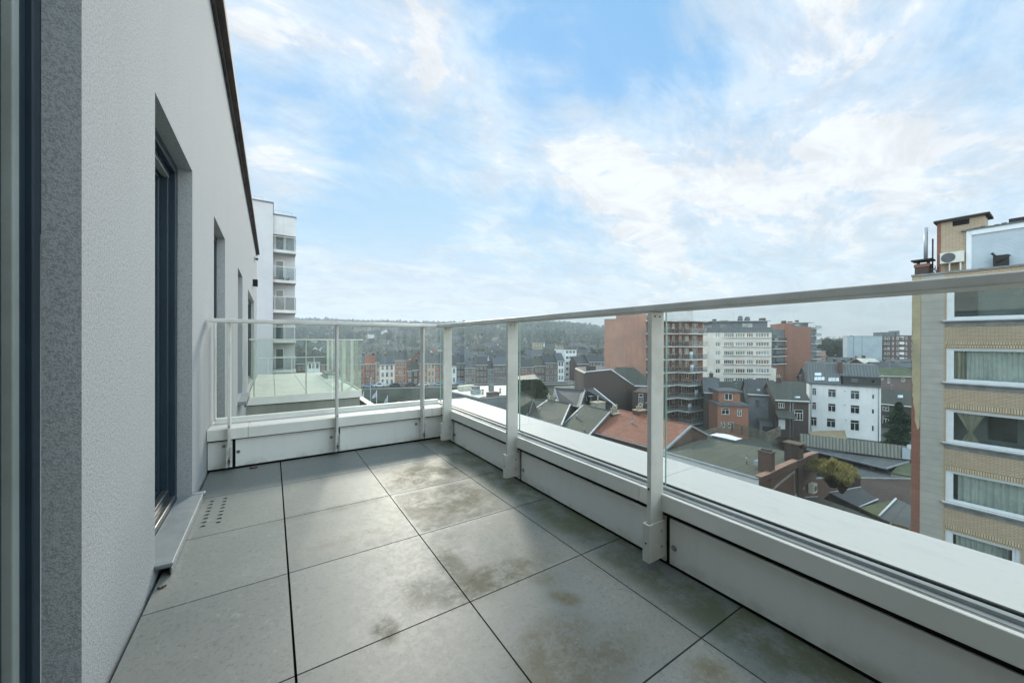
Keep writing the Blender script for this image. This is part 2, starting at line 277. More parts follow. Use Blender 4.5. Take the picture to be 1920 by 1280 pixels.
plain('roof_pale', (.62, .59, .49), (.42, .41, .36), .3, .6)
plain('moss_roof', (.09, .11, .055), (.055, .07, .04), .6, .9, 0, .5, 6)
plain('wood_fence', (.16, .14, .10), (.09, .085, .065), 1.2, .85, 0, .3, 20)
plain('wood_board', (.26, .20, .11), (.16, .13, .08), 1.2, .85)
pantile('tile_orange', (.33, .12, .065), (.22, .08, .05), (.10, .06, .04), .45)
pantile('tile_grey', (.085, .090, .070), (.06, .065, .052), (.05, .06, .03), .5)
pantile('tile_green', (.075, .085, .06), (.05, .06, .045), (.045, .06, .03), .5, .22, .3)
slate('slate_dark', (.048, .050, .054), (.032, .034, .037))
slate('slate_moss', (.062, .062, .048), (.040, .041, .034), .3, .25, .6)
slate('slate_blue', (.085, .095, .105), (.06, .068, .078))
corrug('corrugated', (.26, .27, .24), (.15, .16, .14), .35)
corrug('ribbed_roof', (.11, .12, .125), (.075, .08, .085), .45, .5)
panegl('pane_dark', (.018, .024, .028)); panegl('pane_mid', (.09, .12, .13)); panegl('pane_light', (.30, .35, .37)); panegl('pane_red', (.16, .06, .05)); panegl('pane_green', (.16, .2, .16))
panegl('pane_sky', (.55, .62, .66), .15)
clearglass('window_glass', (.72, .80, .78), .05, 1.3)
plain('curtain', (.74, .73, .71), (.60, .60, .59), 2, .9); plain('curtain_beige', (.48, .42, .33), (.4, .35, .28), 2, .9)
plain('room_dark', (.20, .22, .22), (.13, .15, .15), 1, .9)
plain('shutter', (.42, .49, .54), (.38, .45, .50), 2, .6)
plain('soot', (.03, .028, .025), (.02, .02, .018), 3, .9); plain('terracotta', (.34, .20, .15), (.24, .15, .11), 3, .8); plain('old_cap', (.13, .11, .08), (.08, .07, .05), 3, .9); plain('clay', (.42, .36, .27), (.3, .25, .19), 4, .8)
plain('ac_white', (.58, .58, .52), (.5, .5, .45), 3, .5); plain('fan_dark', (.07, .085, .09), (.05, .06, .065), 3, .5)
plain('bark', (.06, .05, .04), (.035, .03, .025), 6, .9)
def leafmat(name, c1, c2, sc_=1.5):
    m, t, b = newmat(name); v = coords(t, 'Object'); f = ramp(t, noise(t, v, sc_, 3, .6), .35, .65)
    t.links.new(mix(t, f, c1, c2), b.inputs['Base Color']); b.inputs['Roughness'].default_value = .7; b.inputs['Specular IOR Level'].default_value = .2
    tl = N(t, 'ShaderNodeBsdfTranslucent'); t.links.new(b.inputs['Base Color'].links[0].from_socket, tl.inputs[0]); ms = N(t, 'ShaderNodeMixShader'); ms.inputs[0].default_value = .4
    t.links.new(b.outputs[0], ms.inputs[1]); t.links.new(tl.outputs[0], ms.inputs[2]); t.links.new(ms.outputs[0], t.nodes['Material Output'].inputs[0]); return m
leafmat('conifer', (.055, .095, .05), (.028, .055, .035), 4); leafmat('yellow_leaf', (.36, .31, .11), (.24, .22, .09), 3); leafmat('dry_twig', (.12, .09, .07), (.08, .065, .05), 3)
leafmat('bare_tree', (.10, .105, .065), (.06, .065, .045), .3); leafmat('hill_leaf', (.035, .055, .042), (.018, .032, .028), .02); leafmat('ivy', (.035, .05, .022), (.02, .032, .016), 2)
leafmat('dry_leaf', (.14, .055, .025), (.08, .035, .02), 30)
plain('ground_mat', (.07, .075, .06), (.045, .05, .042), .02, .95); plain('asphalt', (.055, .057, .06), (.045, .047, .05), .3, .85); plain('quay_stone', (.12, .13, .11), (.065, .075, .06), .12, .9, 0, .4, 2, (1, 1, 3))
plain('hill_ground', (.05, .06, .04), (.035, .04, .03), .01, .95)
m, t, b = newmat('water'); b.inputs['Base Color'].default_value = (.02, .03, .025, 1); b.inputs['Roughness'].default_value = .12; bump(t, b, noise(t, coords(t, 'Object'), .8, 4, .6), .3, .1)
plain('car_white', (.6, .62, .65), None, 1, .3); plain('car_dark', (.04, .05, .06), None, 1, .3); plain('car_blue', (.25, .33, .42), None, 1, .3); plain('tyre', (.015, .015, .015), None, 3, .8)
plain('flag_cloth', (.50, .52, .62), (.42, .44, .55), 1, .8)
plain('red_plastic', (.45, .05, .03), None, 3, .5)
# ------------------------------------------------------------------ mesh helpers
class MB:
    def __init__(s): s.v = []; s.f = []; s.m = []; s.sm = []; s.mats = []
    def mi(s, name):
        if name not in s.mats: s.mats.append(name)
        return s.mats.index(name)
    def face(s, pts, mat, smooth=False):
        i = len(s.v); s.v += [Vector(p) for p in pts]; s.f.append(tuple(range(i, i+len(pts)))); s.m.append(s.mi(mat)); s.sm.append(smooth)
    def hexa(s, P, mat):   # P: 8 points, bottom 4 ccw from above, top 4
        i = len(s.v); s.v += [Vector(p) for p in P]
        for q in ((3, 2, 1, 0), (4, 5, 6, 7), (0, 1, 5, 4), (1, 2, 6, 5), (2, 3, 7, 6), (3, 0, 4, 7)):
            s.f.append(tuple(i+k for k in q)); s.m.append(s.mi(mat)); s.sm.append(False)
    def box(s, a, b, mat):
        x0, x1 = sorted((a[0], b[0])); y0, y1 = sorted((a[1], b[1])); z0, z1 = sorted((a[2], b[2]))
        s.hexa([(x0, y0, z0), (x1, y0, z0), (x1, y1, z0), (x0, y1, z0), (x0, y0, z1), (x1, y0, z1), (x1, y1, z1), (x0, y1, z1)], mat)
    def cyl(s, p0, p1, r0, r1, mat, n=10, caps=True):
        p0, p1 = Vector(p0), Vector(p1); d = (p1-p0).normalized(); a = d.orthogonal().normalized(); c = d.cross(a); i = len(s.v)
        for p, r in ((p0, r0), (p1, r1)):
            for k in range(n): s.v.append(p+(a*math.cos(2*math.pi*k/n)+c*math.sin(2*math.pi*k/n))*r)
        for k in range(n):
            k2 = (k+1) % n; s.f.append((i+k, i+k2, i+n+k2, i+n+k)); s.m.append(s.mi(mat)); s.sm.append(True)
        if caps:
            s.f.append(tuple(i+k for k in range(n-1, -1, -1))); s.m.append(s.mi(mat)); s.sm.append(False)
            s.f.append(tuple(i+n+k for k in range(n))); s.m.append(s.mi(mat)); s.sm.append(False)
    def slab(s, pts, th, mat, side=None):   # top polygon extruded down by th
        pts = [Vector(p) for p in pts]; nn = (pts[1]-pts[0]).cross(pts[2]-pts[0])
        if nn.z < 0: pts = pts[::-1]
        s.face(pts, mat); lo = [p-Vector((0, 0, th)) for p in pts]; s.face(lo[::-1], side or mat); n = len(pts)
        for k in range(n):
            j = (k+1) % n; s.face([lo[k], lo[j], pts[j], pts[k]], side or mat)
    def build(s, name, parent=None, bevel=0):
        me = bpy.data.meshes.new(name); o3 = Vector((0, 0, 0)); p = parent
        while p is not None: o3 = o3+p.location; p = p.parent
        me.from_pydata([v-o3 for v in s.v], [], s.f)
        for m in s.mats: me.materials.append(MATS[m])
        me.polygons.foreach_set('material_index', s.m); me.polygons.foreach_set('use_smooth', s.sm)
        uv = me.uv_layers.new(name='uv'); me.update()
        for pl in me.polygons:
            n = pl.normal
            if abs(n.z) > .995: tx, ty = Vector((1, 0, 0)), Vector((0, 1, 0))
            else:
                tx = Vector((-n.y, n.x, 0)).normalized(); ty = n.cross(tx)
            for li in pl.loop_indices:
                co = me.vertices[me.loops[li].vertex_index].co+o3; uv.data[li].uv = (co.dot(tx), co.dot(ty))
        o = bpy.data.objects.new(name, me); sc.collection.objects.link(o)
        if parent: o.parent = parent
        if bevel:
            bv = o.modifiers.new('bevel', 'BEVEL'); bv.width = bevel; bv.segments = 2; bv.limit_method = 'ANGLE'
        return o
def tag(o, label=None, cat=None, group=None, kind=None):
    if label: o['label'] = label
    if cat: o['category'] = cat
    if group: o['group'] = group
    if kind: o['kind'] = kind
    return o
def thing(name, label, cat, loc, group=None):
    e = bpy.data.objects.new(name, None); e.location = loc; e.empty_display_size = .2; sc.collection.objects.link(e); return tag(e, label, cat, group)
def struct(name, mb): return tag(mb.build(name), kind='structure')
def copy_tree(o, parent=None):
    c = o.copy(); sc.collection.objects.link(c); c.parent = parent
    for ch in list(o.children): copy_tree(ch, c)
    return c
class Fac:      # a vertical facade: A left, B right as seen from outside
    def __init__(s, A, B):
        s.A = Vector((A[0], A[1], 0)); s.B = Vector((B[0], B[1], 0)); s.L = (s.B-s.A).length; s.e = (s.B-s.A)/s.L; s.n = Vector((s.e.y, -s.e.x, 0))
    def P(s, a, z, o=0): return s.A+s.e*a+Vector((0, 0, z))+s.n*o
    def px(s, u, v):
        d = ray(u, v); k = (s.A-CAM).dot(s.n)/d.dot(s.n); p = CAM+d*k; return (p-s.A).dot(s.e), p.z
    def rect(s, u0, v0, u1, v1):
        um, vm = (u0+u1)/2, (v0+v1)/2; a0 = s.px(u0, vm)[0]; a1 = s.px(u1, vm)[0]; z1 = s.px(um, v0)[1]; z0 = s.px(um, v1)[1]; return (min(a0, a1), max(a0, a1), z0, z1)
    def box(s, mb, a0, a1, z0, z1, o0, o1, mat):
        P = s.P; mb.hexa([P(a0, z0, o1), P(a1, z0, o1), P(a1, z0, o0), P(a0, z0, o0), P(a0, z1, o1), P(a1, z1, o1), P(a1, z1, o0), P(a0, z1, o0)], mat)
    def wall(s, mb, a0, a1, z0, z1, holes, mat, depth=.15, o=0, reveal=None):
        S = sorted({a0, a1, *[min(max(x, a0), a1) for h in holes for x in h[:2]]}); Z = sorted({z0, z1, *[min(max(x, z0), z1) for h in holes for x in h[2:4]]})
        for i in range(len(S)-1):
            for j in range(len(Z)-1):
                if S[i+1]-S[i] < 1e-5 or Z[j+1]-Z[j] < 1e-5: continue
                cs, cz = (S[i]+S[i+1])/2, (Z[j]+Z[j+1])/2
                if any(h[0] < cs < h[1] and h[2] < cz < h[3] for h in holes): continue
                mb.face([s.P(S[i], Z[j], o), s.P(S[i+1], Z[j], o), s.P(S[i+1], Z[j+1], o), s.P(S[i], Z[j+1], o)], mat)
        for h in holes:
            b0, b1, y0, y1 = h[:4]; r = reveal or mat; P = s.P; d = o-depth
            mb.face([P(b0, y0, o), P(b0, y1, o), P(b0, y1, d), P(b0, y0, d)][::-1], r); mb.face([P(b1, y0, o), P(b1, y1, o), P(b1, y1, d), P(b1, y0, d)], r)
            mb.face([P(b0, y1, o), P(b1, y1, o), P(b1, y1, d), P(b0, y1, d)][::-1], r); mb.face([P(b0, y0, o), P(b1, y0, o), P(b1, y0, d), P(b0, y0, d)], r)
def window(parent, F, h, o=-.1, fm='window_white', pm='pane_dark', n=2, transom=0, fr=.07, th=.06, sill=None, name='window'):
    a0, a1, z0, z1 = h[:4]; m = MB(); b = o+th
    F.box(m, a0, a0+fr, z0, z1, o, b, fm); F.box(m, a1-fr, a1, z0, z1, o, b, fm); F.box(m, a0+fr, a1-fr, z0, z0+fr, o, b, fm); F.box(m, a0+fr, a1-fr, z1-fr, z1, o, b, fm)
    zt = z1-fr
    if transom: zt = z1-(z1-z0)*transom; F.box(m, a0+fr, a1-fr, zt-fr/2, zt+fr/2, o, b-.01, fm)
    for k in range(1, n):
        x = a0+(a1-a0)*k/n; F.box(m, x-fr/2, x+fr/2, z0+fr, zt-(fr/2 if transom else 0), o, b-.012, fm)
    if sill: F.box(m, a0-.06, a1+.06, z0-.08, z0-.002, -.02, .08, sill)
    wo = m.build(name, parent); g = MB(); g.face([F.P(a0+fr/2, z0+fr/2, o+.02), F.P(a1-fr/2, z0+fr/2, o+.02), F.P(a1-fr/2, z1-fr/2, o+.02), F.P(a0+fr/2, z1-fr/2, o+.02)], pm)
    g.build('pane', wo); return wo
def body(mb, F, z0, z1, depth, mat, holes=(), hd=.15, top=None, side=None):
    side = side or mat; F.wall(mb, 0, F.L, z0, z1, list(holes), mat, hd); P = F.P
    mb.face([P(0, z0, -depth), P(0, z0, 0), P(0, z1, 0), P(0, z1, -depth)], side); mb.face([P(F.L, z0, 0), P(F.L, z0, -depth), P(F.L, z1, -depth), P(F.L, z1, 0)], side)
    mb.face([P(F.L, z0, -depth), P(0, z0, -depth), P(0, z1, -depth), P(F.L, z1, -depth)], side); mb.face([P(0, z1, 0), P(F.L, z1, 0), P(F.L, z1, -depth), P(0, z1, -depth)], top or side)
GZ = -17.5
# ================================================================== the home building on the left
XW, XP, YP = -.423, 1.5378, 3.7202
FH = Fac((XW, -6), (XW, 15.15)); SY = lambda y: y+6
def sx(u, v=560): return FH.px(u, v)[0]
hb = thing('apartment_building', 'grey rough stucco facade close on the left with tall blue framed terrace doors', 'building', (XW, 4, GZ))
H0 = (SY(-2.4), SY(1.446), .03, 2.62); H1 = (SY(2.1806), SY(3.0767), .030, 2.105); H2 = (sx(401), sx(422), .05, 2.12); H3 = (sx(446), sx(454.7), .12, 2.12); H4 = (sx(465), sx(476.5), -.08, 2.12)
m = MB(); FH.wall(m, 0, FH.L, GZ, 3.84, [H0, H1, H2, H3, H4], 'stucco', .07)
m.face([FH.P(0, GZ, 0), FH.P(0, 3.84, 0), FH.P(0, 3.84, -9), FH.P(0, GZ, -9)], 'stucco'); m.face([FH.P(FH.L, GZ, 0), FH.P(FH.L, GZ, -9), FH.P(FH.L, 3.84, -9), FH.P(FH.L, 3.84, 0)], 'stucco')
m.face([FH.P(0, 3.84, 0), FH.P(FH.L, 3.84, 0), FH.P(FH.L, 3.84, -9), FH.P(0, 3.84, -9)], 'roof_felt_grey'); m.build('wall', hb)
m = MB(); FH.box(m, 0, SY(14.85), 3.845, 3.93, -9.1, .085, 'coping_dark'); FH.box(m, 0, SY(14.85), 3.80, 3.843, .004, .03, 'coping_dark'); m.build('roof_coping', hb, .006)
def french(h, name='window', light=True):
    a0, a1, z0, z1 = h; m = MB(); o = -.071
    for (w0, w1, oa, ob) in ((0, .05, -.13, o), (.05, .085, -.17, -.10), (.085, .122, -.19, -.135)):
        for (x0, x1, y0, y1) in ((a0+w0, a0+w1, z0+w0, z1-w0), (a1-w1, a1-w0, z0+w0, z1-w0), (a0+w1, a1-w1, z1-w1, z1-w0), (a0+w1, a1-w1, z0+w0, z0+w1)): FH.box(m, x0, x1, y0, y1, oa, ob, 'dark_frame')
    if light:
        FH.box(m, a0+.085, a1-.085, z1-.094, z1-.086, -.13, -.095, 'seal_cream'); FH.box(m, a0+.09, a1-.09, z0+.10, z0+.106, -.13, -.096, 'steel'); FH.box(m, a0+.06, a1-.06, z0+.052, z0+.058, -.10, -.07, 'steel')
    wo = m.build(name, hb, .003); g = MB(); g.face([FH.P(a0+.12, z0+.12, -.165), FH.P(a1-.12, z0+.12, -.165), FH.P(a1-.12, z1-.12, -.165), FH.P(a0+.12, z1-.12, -.165)], 'house_glass'); g.build('pane', wo)
    g = MB(); g.face([FH.P(a0+.1, z0+.1, -.178), FH.P(a1-.1, z0+.1, -.178), FH.P(a1-.1, z1-.1, -.178), FH.P(a0+.1, z1-.1, -.178)], 'blind'); g.build('curtain', wo); return wo
for h in (H1, H2, H3, H4): french(h)
# the big sliding door right beside the camera: layered frame members
m = MB(); a1 = H0[1]
for (y1, y0, o0, o1, mt) in ((0, .035, -.15, -.071, 'dark_frame'), (.035, .085, -.15, -.083, 'dark_frame'), (.085, .112, -.15, -.074, 'seal_cream'), (.112, .20, -.15, -.09, 'dark_frame'), (.20, .24, -.17, -.11, 'dark_frame')):
    FH.box(m, a1-y0+.0005, a1-y1, .035, 2.61, o0, o1, mt)
FH.box(m, H0[0], a1-.24, .032, .10, -.17, -.09, 'dark_frame'); FH.box(m, H0[0], a1-.24, 2.5, 2.615, -.17, -.09, 'dark_frame'); wo = m.build('sliding_door', hb, .003)
g = MB(); g.face([FH.P(H0[0], .08, -.15), FH.P(a1-.22, .08, -.15), FH.P(a1-.22, 2.55, -.15), FH.P(H0[0], 2.55, -.15)], 'house_glass'); g.build('pane', wo)
g = MB(); g.face([FH.P(H0[0], 0, -.5), FH.P(a1, 0, -.5), FH.P(a1, 2.62, -.5), FH.P(H0[0], 2.62, -.5)], 'curtain_room'); g.build('curtain', wo)
m = MB(); a0, a1 = H1[0], H1[1]
FH.box(m, a0+.002, a1-.002, .036, .050, -.07, .055, 'alu_sill'); FH.box(m, a0+.002, a1-.002, .004, .0355, .049, .055, 'alu_sill'); FH.box(m, a0-.022, a0+.018, .0505, .066, .003, .062, 'alu_sill'); FH.box(m, a1+.0, a1+.048, .031, .052, .003, .062, 'alu_sill'); m.build('door_sill', hb, .003)
m = MB(); a0, a1 = H3[0], H3[1]; FH.box(m, a0-.03, a1+.03, .06, .115, -.06, .10, 'alu_sill'); FH.box(m, a0-.03, a1+.03, .03, .0598, .08, .10, 'gasket'); m.build('window_sill', hb)
m = MB(); a0, a1 = H2[0], H2[1]; FH.box(m, a0-.02, a1+.02, .02, .047, -.06, .05, 'alu_sill'); m.build('window_sill', hb)
s_, z_ = FH.px(474, 530); m = MB(); FH.box(m, s_-.06, s_+.08, z_-.09, z_+.09, .001, .11, 'black_gap'); m.build('wall_lamp', hb, .008)
s_, z_ = FH.px(477, 483); m = MB(); FH.box(m, s_-.15, s_+.15, z_-.03, z_+.03, .001, .10, 'upvc'); FH.box(m, s_-.12, s_+.12, z_-.05, z_-.0305, .03, .08, 'gasket'); m.build('wall_vent', hb)
m = MB(); FW = Fac((XP-.004, -.9), (XW+.002, -.9)); FW.wall(m, 0, FW.L, -.04, 3.84, [(.95, FW.L-.12, -.001, 2.25)], 'stucco', .12)  # unseen wing added behind the camera; its dark doorway shades the wall reveal
m.face([FW.P(0, -.04, 0), FW.P(0, 3.84, 0), FW.P(0, 3.84, -4), FW.P(0, -.04, -4)], 'stucco'); m.face([FW.P(0, 3.84, 0), FW.P(FW.L, 3.84, 0), FW.P(FW.L, 3.84, -4), FW.P(0, 3.84, -4)], 'roof_felt_grey'); m.build('added_wing_wall', hb)
m = MB(); FW.box(m, -.1, FW.L, 3.843, 3.93, -4, .085, 'coping_dark'); m.build('roof_coping', hb); m = MB()  # coping of the added wing
for (x0, x1, z0, z1) in ((.95, 1.02, 0, 2.25), (FW.L-.19, FW.L-.12, 0, 2.25), (1.02, FW.L-.19, 2.18, 2.25), (1.02, FW.L-.19, 0, .03)): FW.box(m, x0, x1, z0, z1, -.16, -.08, 'dark_frame')
m.build('added_wing_door_frame', hb); m = MB(); P = FW.P
for q in ([P(.3, 0, -3.5), P(FW.L, 0, -3.5), P(FW.L, 2.5, -3.5), P(.3, 2.5, -3.5)], [P(.3, 0, -.165), P(.3, 0, -3.5), P(.3, 2.5, -3.5), P(.3, 2.5, -.165)], [P(FW.L, 0, -3.5), P(FW.L, 0, -.165), P(FW.L, 2.5, -.165), P(FW.L, 2.5, -3.5)], [P(.3, 2.5, -.165), P(FW.L, 2.5, -.165), P(FW.L, 2.5, -3.5), P(.3, 2.5, -3.5)], [P(.3, .001, -.165), P(FW.L, .001, -.165), P(FW.L, .001, -3.5), P(.3, .001, -3.5)]): m.face(q, 'room_dark')
m.build('room', hb)  # dark box behind the added doorway, keeps the reveal in shade
# ================================================================== terrace floor
from mathutils.geometry import tessellate_polygon
m = MB(); g2 = .0028; xs = [XW+.014, .063, .663, 1.263, XP+.006]; ys = [1.3213+.6*k for k in range(-8, 5)]
for i in range(4):
    for j in range(len(ys)-1):
        x0 = xs[i]+(g2 if i else 0)+(.002 if i == 1 else 0); x1 = xs[i+1]-(g2 if i < 3 else 0); y0, y1 = ys[j]+g2, min(ys[j+1]-g2, YP-.006)
        if i == 0 and abs(ys[j]-2.5213) < .01:
            outer = [Vector((x0, y0, 0)), Vector((x1, y0, 0)), Vector((x1, y1, 0)), Vector((x0, y1, 0))]; loops = [outer]
            for hx in (-.322, -.255):
                for q in range(8):
                    cy_ = 2.665+.054*q+(.012 if hx > -.3 else 0); loops.append([Vector((hx+.0125*math.cos(a*math.pi/8), cy_+.0125*math.sin(a*math.pi/8), 0)) for a in range(16)][::-1])
            flat = [p for l in loops for p in l]
            for tri in tessellate_polygon(loops):
                P3 = [flat[k] for k in tri]
                if (P3[1]-P3[0]).cross(P3[2]-P3[0]).z < 0: P3.reverse()
                m.face(P3, 'floor_tile')
            for l in loops:
                for k in range(len(l)):
                    p, q = l[k], l[(k+1) % len(l)]; dn_ = Vector((0, 0, -.02)); m.face([p+dn_, q+dn_, q, p], 'floor_tile')
        else: m.box((x0, y0, -.02), (x1, y1, 0), 'floor_tile')
m.box((XW+.001, -3.5, -.06), (XP+.01, YP+.004, -.045), 'black_gap')
struct('terrace_floor', m)
# ================================================================== parapets
def parapet(name, label): return thing(name, label, 'parapet', (XP, YP, 0) if 'right' in label else (.5, YP, 0))
pr = parapet('parapet_wall', 'long low white panelled parapet on the right with wide speckled coping')
postY = [3.461, 2.27, 1.063, -.14, -1.35]; seams = [y-.024 for y in postY]
m = MB(); m.box((XP+.012, -3.5, -.04), (XP+.2, YP+.2, .25), 'black_gap'); m.box((XP+.2, -3.5, -.9), (1.96, YP+.2, .25), 'concrete'); m.build('core', pr)
ed = [YP-.002]+seams+[-3.5]
for k in range(len(ed)-1):
    y1, y0 = ed[k]-(.010 if k else 0), ed[k+1]+.010
    m = MB(); m.box((XP, y0, .016), (XP+.008, y1, .224), 'panel_white'); m.build('panel', pr, .001)
def bolt(parent, p, d):
    p, d = Vector(p), Vector(d); m = MB(); m.cyl(p, p+d*.003, .013, .013, 'steel', 14); m.cyl(p+d*.003, p+d*.011, .0075, .007, 'steel', 6); m.build('bolt', parent)
for y in seams: bolt(pr, (XP, y-.034, .097), (-1, 0, 0))
cj = [4.11, 3.46, 1.176, -1.1, -3.5]
for k in range(4):
    y1, y0 = cj[k]-.0012, cj[k+1]+.0012; m = MB(); y1b = y1 if k else 3.692
    m.box((1.53, y0, .256), (2.0, y1, .335), 'coping_white'); m.box((1.508, y0, .255), (1.5295, y1b, .333), 'white_metal'); m.build('coping', pr, .003)
m = MB(); m.box((1.556, -3.5, .3355), (1.578, 3.90, .350), 'gutter_grey'); m.box((1.579, -3.5, .3355), (1.590, 3.93, .341), 'gasket'); m.box((1.601, -3.5, .3355), (1.612, 3.93, .348), 'gasket'); m.box((1.532, -3.5, .3355), (1.5555, 3.80, .3375), 'gutter_grey'); m.build('glazing_channel', pr, .001)
pl_ = parapet('parapet_wall', 'short low white panelled parapet closing the far end of the terrace')
m = MB(); m.box((XW+.002, YP+.012, -.04), (XP+.011, YP+.2, .25), 'black_gap'); m.box((XW+.002, YP+.2, -.9), (XP+.011, 4.07, .25), 'concrete'); m.build('core', pl_)
sx_ = [XW+.004, -.254, .519, 1.317, XP-.002]
for k in range(4):
    m = MB(); m.box((sx_[k]+(.010 if k else 0), YP, .016), (sx_[k+1]-(.010 if k < 3 else 0), YP+.008,   .233 if k else .229), 'panel_white'); m.build('panel', pl_, .001)
for (x, z) in ((-.319, .19), (-.226, .133), (.455, .155), (1.245, .18)): bolt(pl_, (x, YP, z), (0, -1, 0))
bolt(pr, (XP, 3.60 if False else 3.425, .10), (-1, 0, 0))
cjx = [XW+.002, -.16, 1.405, 1.507]
for k in range(3):
    m = MB(); x0, x1 = cjx[k]+(.001 if k else 0), cjx[k+1]-.001; m.box((x0, 3.715, .246), (x1 if k < 2 else 1.529, 4.11, .335), 'coping_white'); m.box((x0, 3.69, .245), (x1, 3.7145, .333), 'white_metal'); m.build('coping', pl_, .003)
m = MB(); m.box((XW+.03, 3.90, .3355), (1.55, 3.932, .352), 'white_metal'); m.box((XW+.03, 3.933, .3355), (1.57, 3.975, .378), 'white_metal'); m.build('base_rail', pl_, .003)
# ================================================================== railings
def post(parent, c, axis):     # a flat bar on a folded bracket, standing inside the parapet; axis = direction towards the terrace
    m = MB(); cx_, cy_ = c
    if axis == 'x': m.box((1.432, cy_-.011, .20), (1.522, cy_+.011, 1.170), 'rail_metal'); m.box((1.432, cy_-.011, .06), (1.50, cy_+.011, .2), 'rail_metal')
    else: m.box((cx_-.009, 3.622, .10), (cx_+.009, 3.712, 1.170), 'rail_metal')
    o = m.build('post', parent, .002); m = MB()
    if axis == 'x': m.box((1.412, cy_-.018, .045), (1.5370, cy_-.012, .215), 'rail_metal'); m.box((1.412, cy_+.012, .045), (1.5370, cy_+.018, .215), 'rail_metal'); m.box((1.412, cy_-.0118, .045), (1.4205, cy_+.0118, .215), 'rail_metal')
    else: m.box((cx_-.015, 3.606, .045), (cx_-.0095, 3.7190, .20), 'rail_metal'); m.box((cx_+.0095, 3.606, .045), (cx_+.015, 3.7190, .20), 'rail_metal')
    m.build('bracket', o, .0015)
    def screw(p0, p1, r, mt):
        q = MB(); q.cyl(p0, p1, r, r, mt, 8); q.build('screw', o)
    if axis == 'x':
        for (x, z) in ((1.455, 1.15), (1.49, 1.15)): screw((x, cy_-.0135, z), (x, cy_-.0105, z), .004, 'gasket')
        for z in (.17, .10): screw((1.50, cy_-.0205, z), (1.50, cy_-.0175, z), .006, 'steel')
        screw((1.4295, cy_, .37), (1.433, cy_, .37), .005, 'gasket'); screw((1.4095, cy_, .13), (1.413, cy_, .13), .004, 'gasket')
    else:
        screw((cx_, 3.6195, .36), (cx_, 3.623, .36), .005, 'gasket'); screw((cx_, 3.6035, .12), (cx_, 3.607, .12), .004, 'gasket')
    return o
rr = thing('glass_railing', 'long glass railing along the right parapet with a flat off white handrail', 'railing', (1.48, 1, .34))
m = MB(); m.box((1.430, -3.5, 1.172), (1.545, 3.5985, 1.2015), 'rail_metal'); m.box((1.430, 3.601, 1.172), (1.545, 3.715, 1.2015), 'rail_metal'); m.build('handrail', rr, .004)
for y in postY: post(rr, (0, y), 'x')
gy = [3.935, 2.352, 1.098, -.11, -1.32, -3.4]
for k in range(len(gy)-1):
    m = MB(); y1, y0 = gy[k]-.006, gy[k+1]+.006; m.face([(1.5955, y0, .337), (1.5955, y1, .337), (1.5955, y1, 1.185), (1.5955, y0, 1.185)][::-1], 'rail_glass'); g = m.build('glass_pane', rr)
    m = MB()
    m.box((1.5905, y1-.0030, .34), (1.6005, y1-.0005, 1.184), 'glass_edge'); m.build('edge', g)
rl = thing('glass_railing', 'short glass railing across the far end of the terrace with thin flat posts', 'railing', (.5, 3.66, .34))
m = MB(); m.box((XW+.022, 3.600, 1.1725), (1.4285, 3.715, 1.202), 'rail_metal'); m.build('handrail', rl, .004)
for x in (-.279, .494, 1.292): post(rl, (x, 0), 'y')
gx = [XW+.035, .494, 1.292, 1.59]
for k in range(3):
    m = MB(); m.face([(gx[k]+.004, 3.955, .37), (gx[k+1]-.004, 3.955, .37), (gx[k+1]-.004, 3.955, 1.185), (gx[k]+.004, 3.955, 1.185)], 'rail_glass'); m.build('glass_pane', rl)
m = MB(); m.box((XW+.02, 3.945, .35), (XW+.034, 3.965, 1.18), 'white_metal'); m.build('end_profile', rl, .002)
# dry leaves
def leaf(p, rz, s, label):
    m = MB(); pts = []; n = 7
    ca, sa = math.cos(rz), math.sin(rz)
    def W(a, b, z): return Vector((p.x+(a*ca-b*sa)*s, p.y+(a*sa+b*ca)*s, .002+z*s))
    mid = [W(-1+2*i/n, .06*math.sin(i*2), .25+.18*math.sin(i*1.3)) for i in range(n+1)]
    for i in range(n):
        w0 = .55*math.sin(math.pi*(i)/n)*(1+.35*(-1)**i); w1 = .55*math.sin(math.pi*(i+1)/n)*(1-.35*(-1)**i)
        for sg in (-1, 1):
            a = W(-1+2*i/n, sg*w0, .05+.1*(i % 2)); b_ = W(-1+2*(i+1)/n, sg*w1, .05+.12*((i+1) % 2)); m.face([mid[i], a, b_, mid[i+1]], 'dry_leaf')
    o = m.build('dry_leaf'); return tag(o, label, 'leaf')
leaf(onz(303, 1102, 0), .3, .016, 'small curled brown leaf lying on the tile near the stucco wall')
leaf(onz(475, 878, 0), -.1, .028, 'dark flat leaf against the gap under the far parapet panel')
